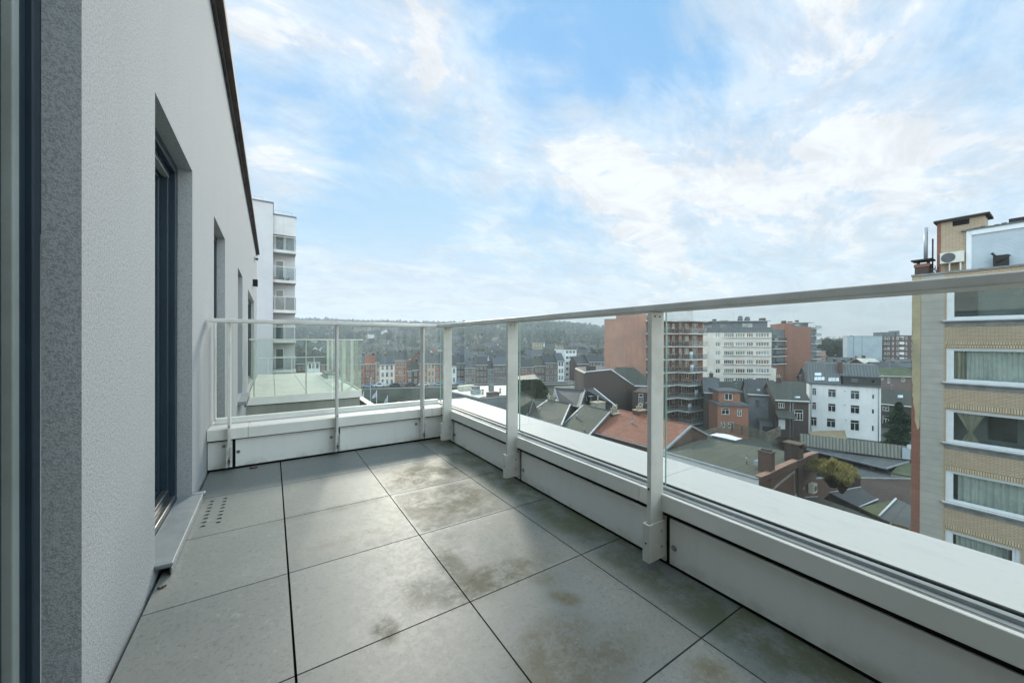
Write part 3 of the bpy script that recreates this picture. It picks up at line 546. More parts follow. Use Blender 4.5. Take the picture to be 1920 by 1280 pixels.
# ================================================================== the next terrace beyond the gap
X2, Y2, Y3, ZF = 1.76, 9.15, 15.1, -.138
m = MB(); xx = [XW+.01, .06, .66, 1.26, X2-.05]; yy = [Y2+.05+.6*k for k in range(10)]+[Y3]
for i in range(4):
    for j in range(len(yy)-1): m.box((xx[i]+.004, yy[j]+.004, ZF-.02), (xx[i+1]-.004, yy[j+1]-.004, ZF), 'pale_floor')
m.box((XW+.005, Y2+.03, ZF-.05), (X2-.02, Y3, ZF-.035), 'gasket'); struct('neighbour_terrace_floor', m)
nt_ = thing('terrace_block', 'grey rendered block with white fascia carrying the next pale terrace', 'building', (.7, 12, GZ))
m = MB(); m.box((XW+.002, Y2+.04, GZ), (X2-.03, Y3+.2, ZF-.051), 'concrete'); m.build('wall', nt_)
m = MB(); m.box((XW+.004, Y2, ZF-.15), (X2, Y2+.028, ZF+.012), 'white_metal'); m.box((X2-.018, Y2+.03, ZF-.15), (X2+.01, Y3+.2, ZF+.012), 'white_metal'); m.box((XW+.004, Y2+.029, ZF-.17), (X2-.02, Y2+.039, ZF-.051), 'gasket'); m.build('fascia', nt_)
m = MB(); m.box((1.45, 12.6, ZF-.03), (X2-.03, 14.2, ZF+.10), 'white_metal'); m.box((1.42, 12.6, ZF+.1005), (X2-.03, 14.2, ZF+.125), 'dark_zinc'); m.build('step', nt_)
n2 = thing('glass_railing', 'greenish glass railing wrapped round the neighbouring lower terrace', 'railing', (.7, Y2, ZF))
ZT = 1.06
m = MB(); m.box((XW+.04, Y2-.01, ZT-.028), (X2+.03, Y2+.05, ZT), 'rail_metal'); m.box((X2-.03, Y2+.052, ZT-.028), (X2+.03, Y3, ZT), 'rail_metal'); m.build('handrail', n2)
for x in (-.30, .63, 1.35):
    m = MB(); m.box((x-.012, Y2+.035, ZF), (x+.012, Y2+.075, ZT-.029), 'rail_metal'); m.build('post', n2)
for k in range(5):
    y = Y2+.9+1.2*k; m = MB(); m.box((X2-.09, y-.012, ZF), (X2-.02, y+.012, ZT-.029), 'rail_metal'); m.build('post', n2)
m = MB(); m.face([(XW+.05, Y2+.02, ZF+.012), (X2, Y2+.02, ZF+.012), (X2, Y2+.02, ZT-.03), (XW+.05, Y2+.02, ZT-.03)], 'far_rail_glass'); m.build('glass_pane', n2)
for k in range(5):
    y0, y1 = Y2+.05+1.2*k, min(Y2+.04+1.2*(k+1), Y3); m = MB(); m.face([(X2, y0, ZF+.012), (X2, y1, ZF+.012), (X2, y1, ZT-.03), (X2, y0, ZT-.03)][::-1], 'far_rail_glass'); m.build('glass_pane', n2)
n3 = thing('metal_railing', 'low thin white railing closing the far end of the neighbouring terrace', 'railing', (.7, Y3, ZF))
m = MB(); m.box((XW+.05, Y3+.12, .40), (X2-.1, Y3+.16, .43), 'rail_metal'); m.build('handrail', n3)
for x in (-.1, .6, 1.3):
    m = MB(); m.box((x-.012, Y3+.125, ZF-.2), (x+.012, Y3+.155, .40), 'rail_metal'); m.build('post', n3)
# lower roof in the gap with its edge coping
lr = thing('lower_roof', 'beige lower flat roof in the gap before the next terrace', 'roof', (.8, 6.5, -1)); m = MB(); m.box((XW+.002, 4.1, -1.3), (2.0, Y2+.035, -1.0), 'concrete'); m.build('deck', lr)
m = MB(); m.box((1.93, 4.12, -.998), (2.0, Y2+3, -.50), 'concrete'); m.build('upstand', lr); m = MB(); m.box((1.90, 4.12, -.499), (2.04, Y2+3, -.475), 'white_metal'); m.build('coping', lr)
lb = thing('building_base', 'storeys of the home building below the terrace', 'building', (.8, 0, GZ)); m = MB(); m.box((XW+.002, -6, GZ), (1.95, Y2+.03, -1.301), 'concrete'); m.build('wall', lb)
# ================================================================== ground, river, quay
Q0, Q1 = pt(690, 149), pt(1130, 172); QE = Vector((Q1.x-Q0.x, Q1.y-Q0.y, 0)).normalized(); QN = Vector((QE.y, -QE.x, 0)); Q0.z = 0
def QP(a, o, z): return Q0+QE*a+QN*o+Vector((0, 0, z))
m = MB(); WZ = -21.5; E1 = 118     # the river ends behind the near houses at E1
def strip(mb, a0, a1, o0, o1, z, mat): mb.face([QP(a0, o1, z), QP(a1, o1, z), QP(a1, o0, z), QP(a0, o0, z)], mat)
strip(m, -1400, 1400, -1700, 14, GZ, 'ground_mat'); strip(m, -1400, 1400, 72, 260, GZ, 'ground_mat'); strip(m, E1, 1400, 14, 72, GZ, 'ground_mat'); struct('ground', m)
m = MB(); strip(m, -1400, E1, 14, 72, WZ, 'water'); struct('river', m)
m = MB(); strip(m, -600, 600, 2.0, 12.5, GZ+.004, 'asphalt'); struct('quay_road', m)
m = MB(); strip(m, -600, 600, 0, 2.0, GZ+.13, 'concrete'); m.face([QP(-600, 2, GZ), QP(600, 2, GZ), QP(600, 2, GZ+.13), QP(-600, 2, GZ+.13)], 'concrete'); struct('pavement', m)
qw = thing('quay_wall', 'long dark stone embankment wall with pale coping under the riverside road', 'wall', QP(0, 14, WZ))
m = MB(); m.hexa([QP(-600, 14.6, WZ-1), QP(E1, 14.6, WZ-1), QP(E1, 14.01, WZ-1), QP(-600, 14.01, WZ-1), QP(-600, 14.3, GZ+.5), QP(E1, 14.3, GZ+.5), QP(E1, 13.7, GZ+.5), QP(-600, 13.7, GZ+.5)], 'quay_stone'); m.build('wall', qw)
m = MB(); m.hexa([QP(-600, 14.6, GZ+.501), QP(E1, 14.6, GZ+.501), QP(E1, 13.6, GZ+.501), QP(-600, 13.6, GZ+.501), QP(-600, 14.6, GZ+.75), QP(E1, 14.6, GZ+.75), QP(E1, 13.6, GZ+.75), QP(-600, 13.6, GZ+.75)], 'concrete'); m.build('coping', qw)
bw = thing('quay_wall', 'nearer river bank wall on the home side of the water', 'wall', QP(0, 72, WZ)); m = MB()
m.hexa([QP(-600, 72.6, WZ-1), QP(E1, 72.6, WZ-1), QP(E1, 72, WZ-1), QP(-600, 72, WZ-1), QP(-600, 72.6, GZ+.5), QP(E1, 72.6, GZ+.5), QP(E1, 72, GZ+.5), QP(-600, 72, GZ+.5)], 'quay_stone'); m.build('wall', bw)
# hill
def vsky(u):
    P = ((-900, 606), (300, 600), (560, 601), (700, 605), (850, 608), (970, 606), (1030, 604), (1130, 613), (1250, 628), (1400, 646), (1600, 652))
    if u <= P[0][0]: return P[0][1]
    for (a, b), (c, d) in zip(P, P[1:]):
        if u <= c: return b+(d-b)*(u-a)/(c-a)
    return P[-1][1]
HR = random.Random(3); bumps = [(HR.uniform(-900, 1600), HR.uniform(40, 160), HR.uniform(-6, 6)) for _ in range(30)]
def hillz(u, t):
    zt = 1.04+(640-vsky(u)-3)*1300/FPX; x = min(max((t-430)/870, 0), 1); s = x*x*(3-2*x)*.55+x*.45
    return GZ-1+(zt-GZ+1)*s+sum(h*math.exp(-((u-c)/w_)**2) for c, w_, h in bumps)*x*(1-x)
m = MB(); US = [-150+50*i for i in range(37)]; TS = [430+60*i for i in range(16)]+[1700]
G = [[Vector((*pt(u, t).xy, hillz(u, t))) for t in TS] for u in US]
for i in range(len(US)-1):
    for j in range(len(TS)-1): m.face([G[i][j], G[i+1][j], G[i+1][j+1], G[i][j+1]], 'hill_ground', True)
struct('hill', m)
ICO = []
import bmesh
_b = bmesh.new(); bmesh.ops.create_icosphere(_b, subdivisions=1, radius=1); ICV = [v.co.copy() for v in _b.verts]; ICF = [tuple(v.index for v in f.verts) for f in _b.faces]; _b.free()
def blobs(mb, c, rx, rz, mat, rng, jit=.35):
    i = len(mb.v); a = rng.uniform(0, 6.28); ca, sa = math.cos(a), math.sin(a)
    for v in ICV:
        k = 1+rng.uniform(-jit, jit); x, y, z = v.x*rx*k, v.y*rx*k, v.z*rz*k; mb.v.append(Vector((c.x+x*ca-y*sa, c.y+x*sa+y*ca, c.z+z)))
    for f in ICF: mb.f.append(tuple(i+q for q in f)); mb.m.append(mb.mi(mat)); mb.sm.append(False)
rg = random.Random(11); m = MB()
for k in range(7500):
    u = rg.uniform(-100, 1500); t = 460+850*rg.random()**.8; r = rg.uniform(2.5, 5.5)
    p = pt(u, t); p.z = hillz(u, t)+r*rg.uniform(.5, 1.3)
    blobs(m, p, r, r*rg.uniform(.9, 1.7), 'hill_leaf' if rg.random() < .6 else 'bare_tree', rg)
tag(m.build('forest'), 'hazy wood covering the far hillside', 'wood', kind='stuff')
# ------------------------------------------------------------------ generic small house
def roof_gable(mb, F, depth, z, rise, mat, over=.3, gable='brown_brick'):    # ridge parallel to the facade
    P = F.P; L = F.L; a, b = -over, L+over
    r0, r1 = P(a, z+rise, -depth/2), P(b, z+rise, -depth/2); th = .18; zo = z-over*rise/(depth/2)
    for (q, zz) in ((over, zo), (-depth-over, zo)):
        e0, e1 = P(a, zz, q), P(b, zz, q); dn_ = Vector((0, 0, -th))
        mb.slab([e0, e1, r1, r0], th, mat)
    return [(P(0, z, 0), P(0, z, -depth), P(0, z+rise-.1, -depth/2)), (P(L, z, -depth), P(L, z, 0), P(L, z+rise-.1, -depth/2))]
def house(name, label, F, z0, z1, depth, wm, rm, rise, wins, group=None, cat='house', fm='window_white', chimney=True, o=-.08, roofname='roof', pms=('pane_dark', 'pane_mid'), n=2, tr=.3, detail=True, sill='stone_sill'):
    rng = random.Random(hash((round(F.A.x), round(F.A.y))) & 1023); th_ = thing(name, label, cat, F.P(F.L/2, z0, -depth/2), group); m = MB(); body(m, F, z0, z1, depth, wm, wins, .12)
    if rise:
        r = MB(); gb = roof_gable(r, F, depth, z1, rise, rm)
        for g_ in gb: m.face(g_, wm)
    m.build('wall', th_)
    if rise:
        ro = r.build(roofname, th_)
        if chimney:
            c = MB(); s = rng.uniform(.3, F.L-.6); P = F.P; q = -depth/2+rng.uniform(-.6, .3); F.box(c, s-.35, s+.35, z1+rise-.9, z1+rise+.9, q-.3, q+.3, 'dark_brick'); F.box(c, s-.4, s+.4, z1+rise+.901, z1+rise+1.0, q-.35, q+.35, 'stone_sill')
            for dx in (-.18, .18): c.cyl(P(s+dx, z1+rise+1.0, q), P(s+dx, z1+rise+1.5, q), .10, .08, 'clay', 6)
            c.build('chimney', ro)
        g = MB(); F.box(g, -.15, F.L+.15, z1-.16, z1-.02, .002, .28, 'window_white'); g.build('gutter', th_)
    for h in wins: window(th_, F, h, o, fm, rng.choice(pms), n, tr, .07, .05, sill)
    return th_
def grid_wins(F, cols, z0, floors, fh, ww, wh, sill=.9, margin=.6):
    out = []; 
    for f in range(floors):
        for c in range(cols):
            a = margin+(F.L-2*margin)*(c+.5)/cols; zz = z0+f*fh+sill; out.append((a-ww/2, a+ww/2, zz, zz+wh))
    return out
# quay row
tq = lambda u: 149+(u-690)*.052
row = [(556, 576, 683, 'brown_brick', 'slate_dark', 'plain brown house seen through the neighbour terrace glass, leftmost of the riverside row'), (576, 600, 679, 'white_render', 'slate_dark', 'pale rendered house seen through the neighbour terrace glass'),
 (600, 622, 684, 'red_brick', 'tile_grey', 'red brick house behind the middle of the neighbour terrace glass'), (622, 650, 680, 'brown_brick', 'slate_dark', 'wide brown house behind the right end of the neighbour terrace glass'), (650, 684, 684, 'orange_brick', 'slate_blue', 'orange brick house behind the corner of the neighbour terrace glass'),
 (684, 704, 683, 'red_brick', 'tile_orange', 'red brick riverside house with reddish roof just right of the neighbour terrace'), (704, 712, 680, 'yellow_brick', 'slate_dark', 'very narrow beige brick house squeezed beside the cream house'), (712, 740, 684, 'cream_render', 'slate_blue', 'cream riverside house with tall grey windows behind the parked white van'),
 (740, 763, 676, 'orange_brick', 'slate_dark', 'tall red and orange house right of the cream house'), (763, 774, 696, 'brown_brick', 'slate_dark', 'low dark house in the dip of the riverside row'), (774, 785, 694, 'dark_brick', 'ivy', 'small dark house with white framed dormer line beside the dip'), (785, 801, 682, 'red_brick', 'slate_dark', 'red brick house partly behind the third thin railing post'),
 (801, 816, 682, 'yellow_brick', 'slate_dark', 'yellow brick house between two red ones behind the narrow pane'), (816, 833, 682, 'red_brick', 'slate_dark', 'red brick house ending at the corner railing post'), (833, 856, 686, 'white_render', 'slate_dark', 'greyish white house directly right of the corner railing post'),
 (856, 871, 681, 'dark_brick', 'slate_dark', 'dark brown house above the pale flat roof'), (871, 892, 690, 'purple_brick', 'slate_blue', 'greyish house with white cornice above the pale flat roof'), (892, 914, 684, 'brown_brick', 'slate_dark', 'brown house with tall arched windows behind the roof chimneys'), (914, 926, 692, 'grey_cladding', 'slate_dark', 'narrow grey house behind the right roof chimney'),
 (926, 952, 684, 'purple_brick', 'slate_blue', 'wide grey brick house ending at the second railing post'), (952, 976, 684, 'brown_brick', 'slate_dark', 'brown house hidden mostly by the second railing post'), (976, 1002, 688, 'red_brick', 'slate_dark', 'low red house with five roof lights right of the second railing post'), (1002, 1022, 686, 'brown_brick', 'tile_grey', 'brown riverside house above the ivy covered wall'),
 (1022, 1046, 680, 'purple_brick', 'slate_dark', 'grey brown house with many tall windows left of the white flats'), (1046, 1058, 676, 'white_render', 'slate_blue', 'narrow white house touching the white flats'), (1082, 1104, 682, 'brown_brick', 'slate_dark', 'brown house right of the white flats'), (1104, 1136, 678, 'dark_brick', 'slate_dark', 'dark house at the foot of the orange blank wall')]
for (u0, u1, vt, wm, rm, lab) in row:
    A, B = pt(u0, tq(u0)), pt(u1, tq(u1)); F = Fac(A, B); zt = zat(vt, tq((u0+u1)/2)); fl = 3 if zt > -9.6 else 2; fh = (zt-GZ)/fl; nc = max(1, round(F.L/1.75))
    wm2 = wm; house('town_house', lab, F, GZ, zt, 10, wm2, rm if rm != 'ivy' else 'slate_moss', 3.4, grid_wins(F, nc, GZ, fl, fh, .95, min(fh*.62, 1.9), .75, .25), 'houses along the far riverside road', fm='window_white' if wm != 'dark_brick' else 'window_white', chimney=True, tr=.3)
# roof lights are parts of the red house: small bright panes
# white flats and other blocks in the middle distance
def flats(label, u0, u1, t0, t1, vt, wm, cols, floors, fh=2.9, depth=12, ww=1.4, wh=1.3, z0=GZ, name='apartment_block', pms=('pane_dark', 'pane_mid'), top=None, n=2):
    F = Fac(pt(u0, t0), pt(u1, t1)); zt = zat(vt, (t0+t1)/2); th_ = thing(name, label, 'apartment block', F.P(F.L/2, z0, -depth/2)); m = MB()
    W_ = [h for h in grid_wins(F, cols, zt-floors*fh, floors, fh, ww, wh, .9, .5)] if cols else []
    body(m, F, z0, zt, depth, wm, W_, .15, 'roof_felt_grey'); m.build('wall', th_); rng = random.Random(int(u0)); 
    m = MB(); F.box(m, -.2, F.L+.2, zt+.002, zt+.25, -.3, .2, 'dark_zinc'); m.build('roof_edge', th_)
    for h in W_: window(th_, F, h, -.1, 'window_white', rng.choice(pms), n, 0, .08, .05)
    return th_, F, zt
flats('white block of flats with grey window bands rising above the riverside row', 1059, 1081, 178, 180, 655, 'white_render', 3, 7, 2.7)
flats('ochre block of flats far behind the riverside row', 1000, 1017, 300, 300, 642, 'plaster_beige', 3, 5, 2.8)
flats('brown slab with a long pale roof line right of the white flats', 1086, 1134, 230, 232, 664, 'purple_brick', 6, 4, 2.9)
flats('tall dark gabled block above the pale flat roof chimneys', 893, 906, 210, 210, 668, 'dark_brick', 2, 3, 2.9)
flats('yellowish block of flats below the wooded skyline', 1044, 1056, 330, 330, 646, 'plaster_beige', 2, 5, 2.8)
# far town: individual houses between the riverside row and the hill
protos = []
for k, (wm, rm, lab) in enumerate((('white_render', 'slate_dark', 'small white gabled house in the far town below the hill'), ('brown_brick', 'tile_grey', 'small brown gabled house in the far town below the hill'), ('red_brick', 'tile_grey', 'small reddish brick house in the far town below the hill'), ('purple_brick', 'slate_blue', 'small grey gabled house in the far town below the hill'))):
    F = Fac((0, 3000+k*40), (8+k, 3000+k*40)); protos.append(house('far_house', lab, F, GZ, GZ+6.5, 9, wm, rm, 3.6, grid_wins(F, 3, GZ, 2, 3.1, 1.1, 1.5), 'small houses of the far town', detail=False, tr=0, sill=None))
rg = random.Random(5); used = set(); cnt = 0
spots = []
for t in range(190, 480, 22):
    u = 545+rg.uniform(0, 15)
    while u < 1130: spots.append((u, t+rg.uniform(-8, 8))); u += 8.5*FPX/t*rg.uniform(1.1, 2.1)
rg.shuffle(spots)
for i, (u, t) in enumerate(spots[:170]):
    k = rg.randrange(4); o = protos[k] if k not in used else copy_tree(protos[k]); used.add(k); p = pt(u, t); o.location = (p.x, p.y, GZ+rg.uniform(-.5, 2.5)+max(0, (t-350)*.03)); o.rotation_euler = (0, 0, -YAW+rg.uniform(-.5, .5))
hp = [(u, t) for t, us in ((500, 15), (580, 12), (680, 9), (780, 6)) for u in [rg.uniform(560, 860 if t > 600 else 1050) for _ in range(us//3)]]
for (u, t) in hp:
    k = rg.choice((0, 3, 3)); o = copy_tree(protos[k]); p = pt(u, t); o.location = (p.x, p.y, hillz(u, t)+rg.uniform(1.5, 4)); o.rotation_euler = (0, 0, -YAW+rg.uniform(-.8, .8)); s = rg.uniform(.9, 1.4); o.scale = (s, s, s)
    o['label'] = 'villa half hidden in the wooded far hillside'; o['group'] = 'villas on the hillside'; o['category'] = 'house'
# riverside cars, lamp, flags
def car(label, p, ang, paint, van=False):
    e = thing('parked_van' if van else 'parked_car', label, 'van' if van else 'car', p, 'vehicles parked along the river road'); L, W, Hh = (4.6, 1.8, 1.85) if van else (4.3, 1.75, 1.45)
    prof = [(-.5, .28), (-.5, .75), (-.46, .95), (-.40, 1.0), (-.30, 1.0), (-.18, 1.42), (.25, 1.45), (.42, 1.0), (.5, .9), (.5, .28)] if not van else [(-.5, .28), (-.5, 1.0), (-.36, 1.1), (-.25, 1.8), (.48, 1.85), (.5, 1.1), (.5, .28)]
    ca, sa = math.cos(ang), math.sin(ang)
    def T(x, y, z): return Vector((p.x+x*ca-y*sa, p.y+x*sa+y*ca, p.z+z))
    m = MB(); l = [T(a*L, -W/2, z) for a, z in prof]; r = [T(a*L, W/2, z) for a, z in prof]; m.face(l[::-1], paint); m.face(r, paint)
    for k in range(len(prof)): j = (k+1) % len(prof); m.face([l[k], l[j], r[j], r[k]], paint)
    m.build('body', e); m = MB(); zz = 1.02 if not van else 1.12; zt = 1.36 if not van else 1.65
    for y in (-W/2-.01, W/2+.01): m.face([T(-.24*L, y, zz), T((.38 if not van else .1)*L, y, zz), T((.24 if not van else .1)*L, y, zt), T(-.16*L, y, zt)], 'pane_dark')
    m.build('side_window', e)
    for x in (-.32, .32):
        for y in (-W/2-.02, W/2-.18): mm = MB(); mm.cyl(T(x*L, y, .32), T(x*L, y+.2, .32), .32, .32, 'tyre', 10); mm.build('wheel', e)
qa = math.atan2(QE.y, QE.x)
for (u, pa, van, lab) in ((690, 'car_blue', 0, 'pale blue car parked behind the slim lamp post'), (713, 'car_white', 1, 'white van parked in front of the cream riverside house'), (741, 'car_dark', 0, 'dark car parked in front of the tall red and orange house'), (822, 'car_blue', 0, 'light blue car parked just left of the corner railing post'), (770, 'car_dark', 0, 'dark car parked in front of the low dark riverside houses'), (864, 'car_blue', 0, 'blue car just right of the corner railing post'), (795, 'car_white', 0, 'white car behind the third thin railing post')):
    t = tq(u)-4; p = pt(u, t); p.z = GZ+.006; car(lab, p, qa, pa, bool(van))
def pole_thing(name, label, cat, p, h, r, mat, extra=None, group=None):
    e = thing(name, label, cat, p, group); m = MB(); m.cyl(p, p+Vector((0, 0, h)), r, r*.7, mat, 8); m.build('pole', e)
    if extra: extra(e, p+Vector((0, 0, h)))
def lamphead(e, q):
    m = MB(); m.box(q+Vector((-.05, -.5, -.02)), q+Vector((.25, .1, .12)), 'upvc'); m.build('lamp_head', e)
p = pt(695, 96); p.z = WZ; pole_thing('street_lamp', 'slim grey lamp post rising in front of the red riverside house', 'lamp post', p, zat(710, 96)-WZ, .13, 'zinc', lamphead)
for i, (u, v0, v1, wd, lab) in enumerate(((702, 733, 745, 9, 'white and blue banner flag beside the slim lamp post'), (723.5, 743, 753, 6, 'small pale triangular flag between the other two flags'), (743, 753, 759, 11, 'lowest pale flag just above the end coping'), (679, 735, 748, 6, 'white flag showing right beside the neighbour terrace corner'))):
    t = 66; p = pt(u+wd/2, t); p.z = GZ; e = thing('flag', lab, 'flag', p, 'flags on the river bank'); zt, zb = zat(v0, t), zat(v1, t); m = MB(); m.cyl(p, Vector((p.x, p.y, zt+.1)), .05, .035, 'upvc', 6); m.build('pole', e)
    m = MB(); W = wd*t/FPX; nseg = 8; d = -rt*W; d.z = 0
    for k in range(nseg):
        f0, f1 = k/nseg, (k+1)/nseg; w0, w1 = .12*math.sin(f0*7), .12*math.sin(f1*7); q0, q1 = p+d*f0+fw*w0, p+d*f1+fw*w1
        lo0, lo1 = zb+(zt-zb)*.0, zb; h0, h1 = zt-(zt-zb)*.75*f0, zt-(zt-zb)*.75*f1
        m.face([Vector((q0.x, q0.y, lo0-.3*f0)), Vector((q1.x, q1.y, lo1-.3*f1)), Vector((q1.x, q1.y, h1-.3*f1)), Vector((q0.x, q0.y, h0-.3*f0))], 'flag_cloth')
    m.build('cloth', e)
# ================================================================== left white tower with balconies
tw = thing('apartment_tower', 'white and pale grey tower with stacked glass balconies beyond the stucco facade', 'tower', (0, 43, GZ))
FT = Fac((-3.4, 41), (.10, 41)); m = MB(); body(m, FT, GZ, 13.7, 12, 'tower_render'); FT2 = Fac((.101, 42.5), (1.94, 42.5)); 
m2 = MB(); body(m2, FT2, GZ, 12.75, 10, 'tower_panel'); m.build('wall', tw); m2.build('wall', tw)
m = MB(); FT.box(m, -.1, FT.L+.05, 13.702, 13.82, -12, .06, 'dark_zinc'); FT2.box(m, 0, FT2.L+.05, 12.752, 12.85, -10, 1.32, 'dark_zinc'); m.build('roof_edge', tw)
m = MB(); FT2.box(m, 0, FT2.L, 10.95, 12.75, .002, 1.25, 'tower_panel'); 
m.build('parapet_panel', tw)
m = MB()
for z in (11.9,): FT2.box(m, 0, FT2.L, z, z+.02, 1.251, 1.256, 'gutter_grey')
FT2.box(m, .82, .84, 10.96, 12.74, 1.2565, 1.2600, 'gutter_grey')
for k in range(9):
    zb = 9.27-2.84*k
    FT2.box(m, 0, FT2.L, zb-.95, zb-.93, .003, .008, 'gutter_grey'); FT2.box(m, .95, .965, zb-2.4, zb-.96, .003, .008, 'gutter_grey')
m.build('joint', tw)
for (F_, zz, x0, x1, q) in ((FT, 13.82, 1.4, 2.7, -.5), (FT2, 12.85, .1, 1.5, .9)):
    m = MB()
    for x in (x0, (x0+x1)/2, x1): m.cyl(F_.P(x, zz, q), F_.P(x, zz+.45, q), .012, .012, 'steel', 6)
    m.cyl(F_.P(x0-1, zz+.45, q), F_.P(x1, zz+.45, q), .012, .012, 'steel', 6); m.build('roof_rail', tw)
m = MB(); m.cyl(FT.P(1.25, 13.8, -2), FT.P(1.25, 15.7, -2), .1, .1, 'dark_zinc', 8); m.build('flue', tw)
for k in range(9):
    zb = 9.27-2.84*k; m = MB(); FT2.box(m, 0, FT2.L+.03, zb, zb+.28, .001, 1.30, 'slab_concrete'); bo = m.build('balcony_slab', tw, .02)
    m = MB(); F_ = FT2; gm = 'balcony_glass' if k != 2 else 'pane_mid'; h0, h1 = zb+.30, zb+1.50
    m.face([F_.P(.02, h0, 1.26), F_.P(F_.L, h0, 1.26), F_.P(F_.L, h1, 1.26), F_.P(.02, h1, 1.26)], gm); m.face([F_.P(F_.L, h0, 1.26), F_.P(F_.L, h0, .1), F_.P(F_.L, h1, .1), F_.P(F_.L, h1, 1.26)], gm); m.build('balcony_glass', tw)
    m = MB(); F_.box(m, 0, F_.L+.02, h1, h1+.04, 1.24, 1.28, 'rail_metal'); F_.box(m, F_.L-.02, F_.L+.02, h1, h1+.04, .1, 1.239, 'rail_metal')
    for x in (.15, .95, 1.75): F_.box(m, x-.015, x+.015, zb+.285, h1-.002, 1.275, 1.30, 'rail_metal')
    m.build('balcony_rail', tw)
    m = MB(); F_.box(m, .2, .9, zb+.29, zb+2.3, .002, .05, 'window_white'); F_.box(m, .26, .84, zb+.35, zb+2.24, .051, .06, 'pane_mid'); m.build('balcony_door', tw)
zb = 9.27-2.84
m = MB(); FT2.box(m, .03, .35, zb+.285, zb+.50, .9, 1.15, 'red_plastic'); FT2.box(m, .08, .3, zb+.502, zb+.56, .95, 1.1, 'red_plastic'); tag(m.build('plastic_crate'), 'red plastic crate standing on the middle balcony of the white tower', 'crate')
m = MB(); FT2.box(m, .45, 1.3, zb+.285, zb+.40, .95, 1.15, 'gasket')
rgp = random.Random(2)
for k in range(60): x = rgp.uniform(.45, 1.3); q = FT2.P(x, zb+.4+rgp.uniform(0, .12), 1.05+rgp.uniform(-.1, .1)); m.face([q, q+Vector((.05, 0, .03)), q+Vector((.02, .02, .08))], 'ivy')
tag(m.build('planter'), 'low dark planter beside the red crate on the tower balcony', 'planter')
# ================================================================== right brick building
XR = 26.9; FR = Fac((XR, 4.62), (XR, -14)); ZR = 4.28
rb = thing('apartment_building', 'pale brick apartment building on the right with wide white framed windows', 'building', (XR+4, -3, GZ))
sa = lambda u: FR.px(u, 640)[0]; s_strip, s_pan, s_w = sa(1722.5), sa(1769), sa(1774)
WIN = []
for (v0, v1) in ((538, 600), (652, 715), (766, 828), (880, 939), (992, 1050)):
    z1, z0 = FR.px(1774, v0)[1], FR.px(1774, v1)[1]; WIN.append([s_w, sa(2070), z0, z1])
WIN[-1][1] = sa(1917)
fh = WIN[1][2]-WIN[2][2]
zz0 = WIN[-1][2]; zz1 = WIN[-1][3]
for k in (1, 2): WIN.append([s_w, sa(2070), zz0-fh*k, zz1-fh*k])
extra = []
for h in WIN[:5]: extra.append([sa(2300) if False else h[1]+1.2, h[1]+4.5, h[2], h[3]])
m = MB(); FR.wall(m, .30, s_pan, GZ, ZR, [], 'grey_panel', .1); FR.wall(m, s_pan, FR.L, GZ, ZR, WIN+extra, 'yellow_brick', .16)
P = FR.P; m.face([P(0, GZ, -11), P(0, GZ, 0), P(0, ZR, 0), P(0, ZR, -11)], 'red_brick'); m.face([P(FR.L, GZ, 0), P(FR.L, GZ, -11), P(FR.L, ZR, -11), P(FR.L, ZR, 0)], 'red_brick'); m.face([P(0, ZR, 0), P(FR.L, ZR, 0), P(FR.L, ZR, -11), P(0, ZR, -11)], 'roof_felt_grey'); m.face([P(FR.L, GZ, -11), P(0, GZ, -11), P(0, ZR, -11), P(FR.L, ZR, -11)], 'red_brick'); m.build('wall', rb)
m = MB(); FR.wall(m, 0, .30, GZ, ZR, [], 'red_brick', .1, .02); m.face([P(.30, GZ, .02), P(.30, GZ, 0), P(.30, ZR, 0), P(.30, ZR, .02)], 'red_brick'); m.face([P(0, GZ, 0), P(0, GZ, .02), P(0, ZR, .02), P(0, ZR, 0)], 'red_brick'); m.build('brick_pier', rb)
m = MB(); rgp = random.Random(9); zb_ = FR.px(1716, 803)[1]; zs = [ZR-.01-(ZR-.01-zb_)*k/46 for k in range(47)]
prev = None
for k, z in enumerate(zs):
    f = k/46; l = 0.0 if f < .30 else (.03*rgp.random() if f < .62 else (.05*rgp.random() if f < .8 else .03+.12*(f-.8)/.2+.05*rgp.random())); r_ = .298 if f < .93 else .298-.06*rgp.random()
    if prev: m.face([P(l, z, .028), P(r_, z, .028), P(prev[1], prev[2], .028), P(prev[0], prev[2], .028)], 'plaster_beige')
    prev = (l, r_, z)
m.build('plaster_patch', rb)
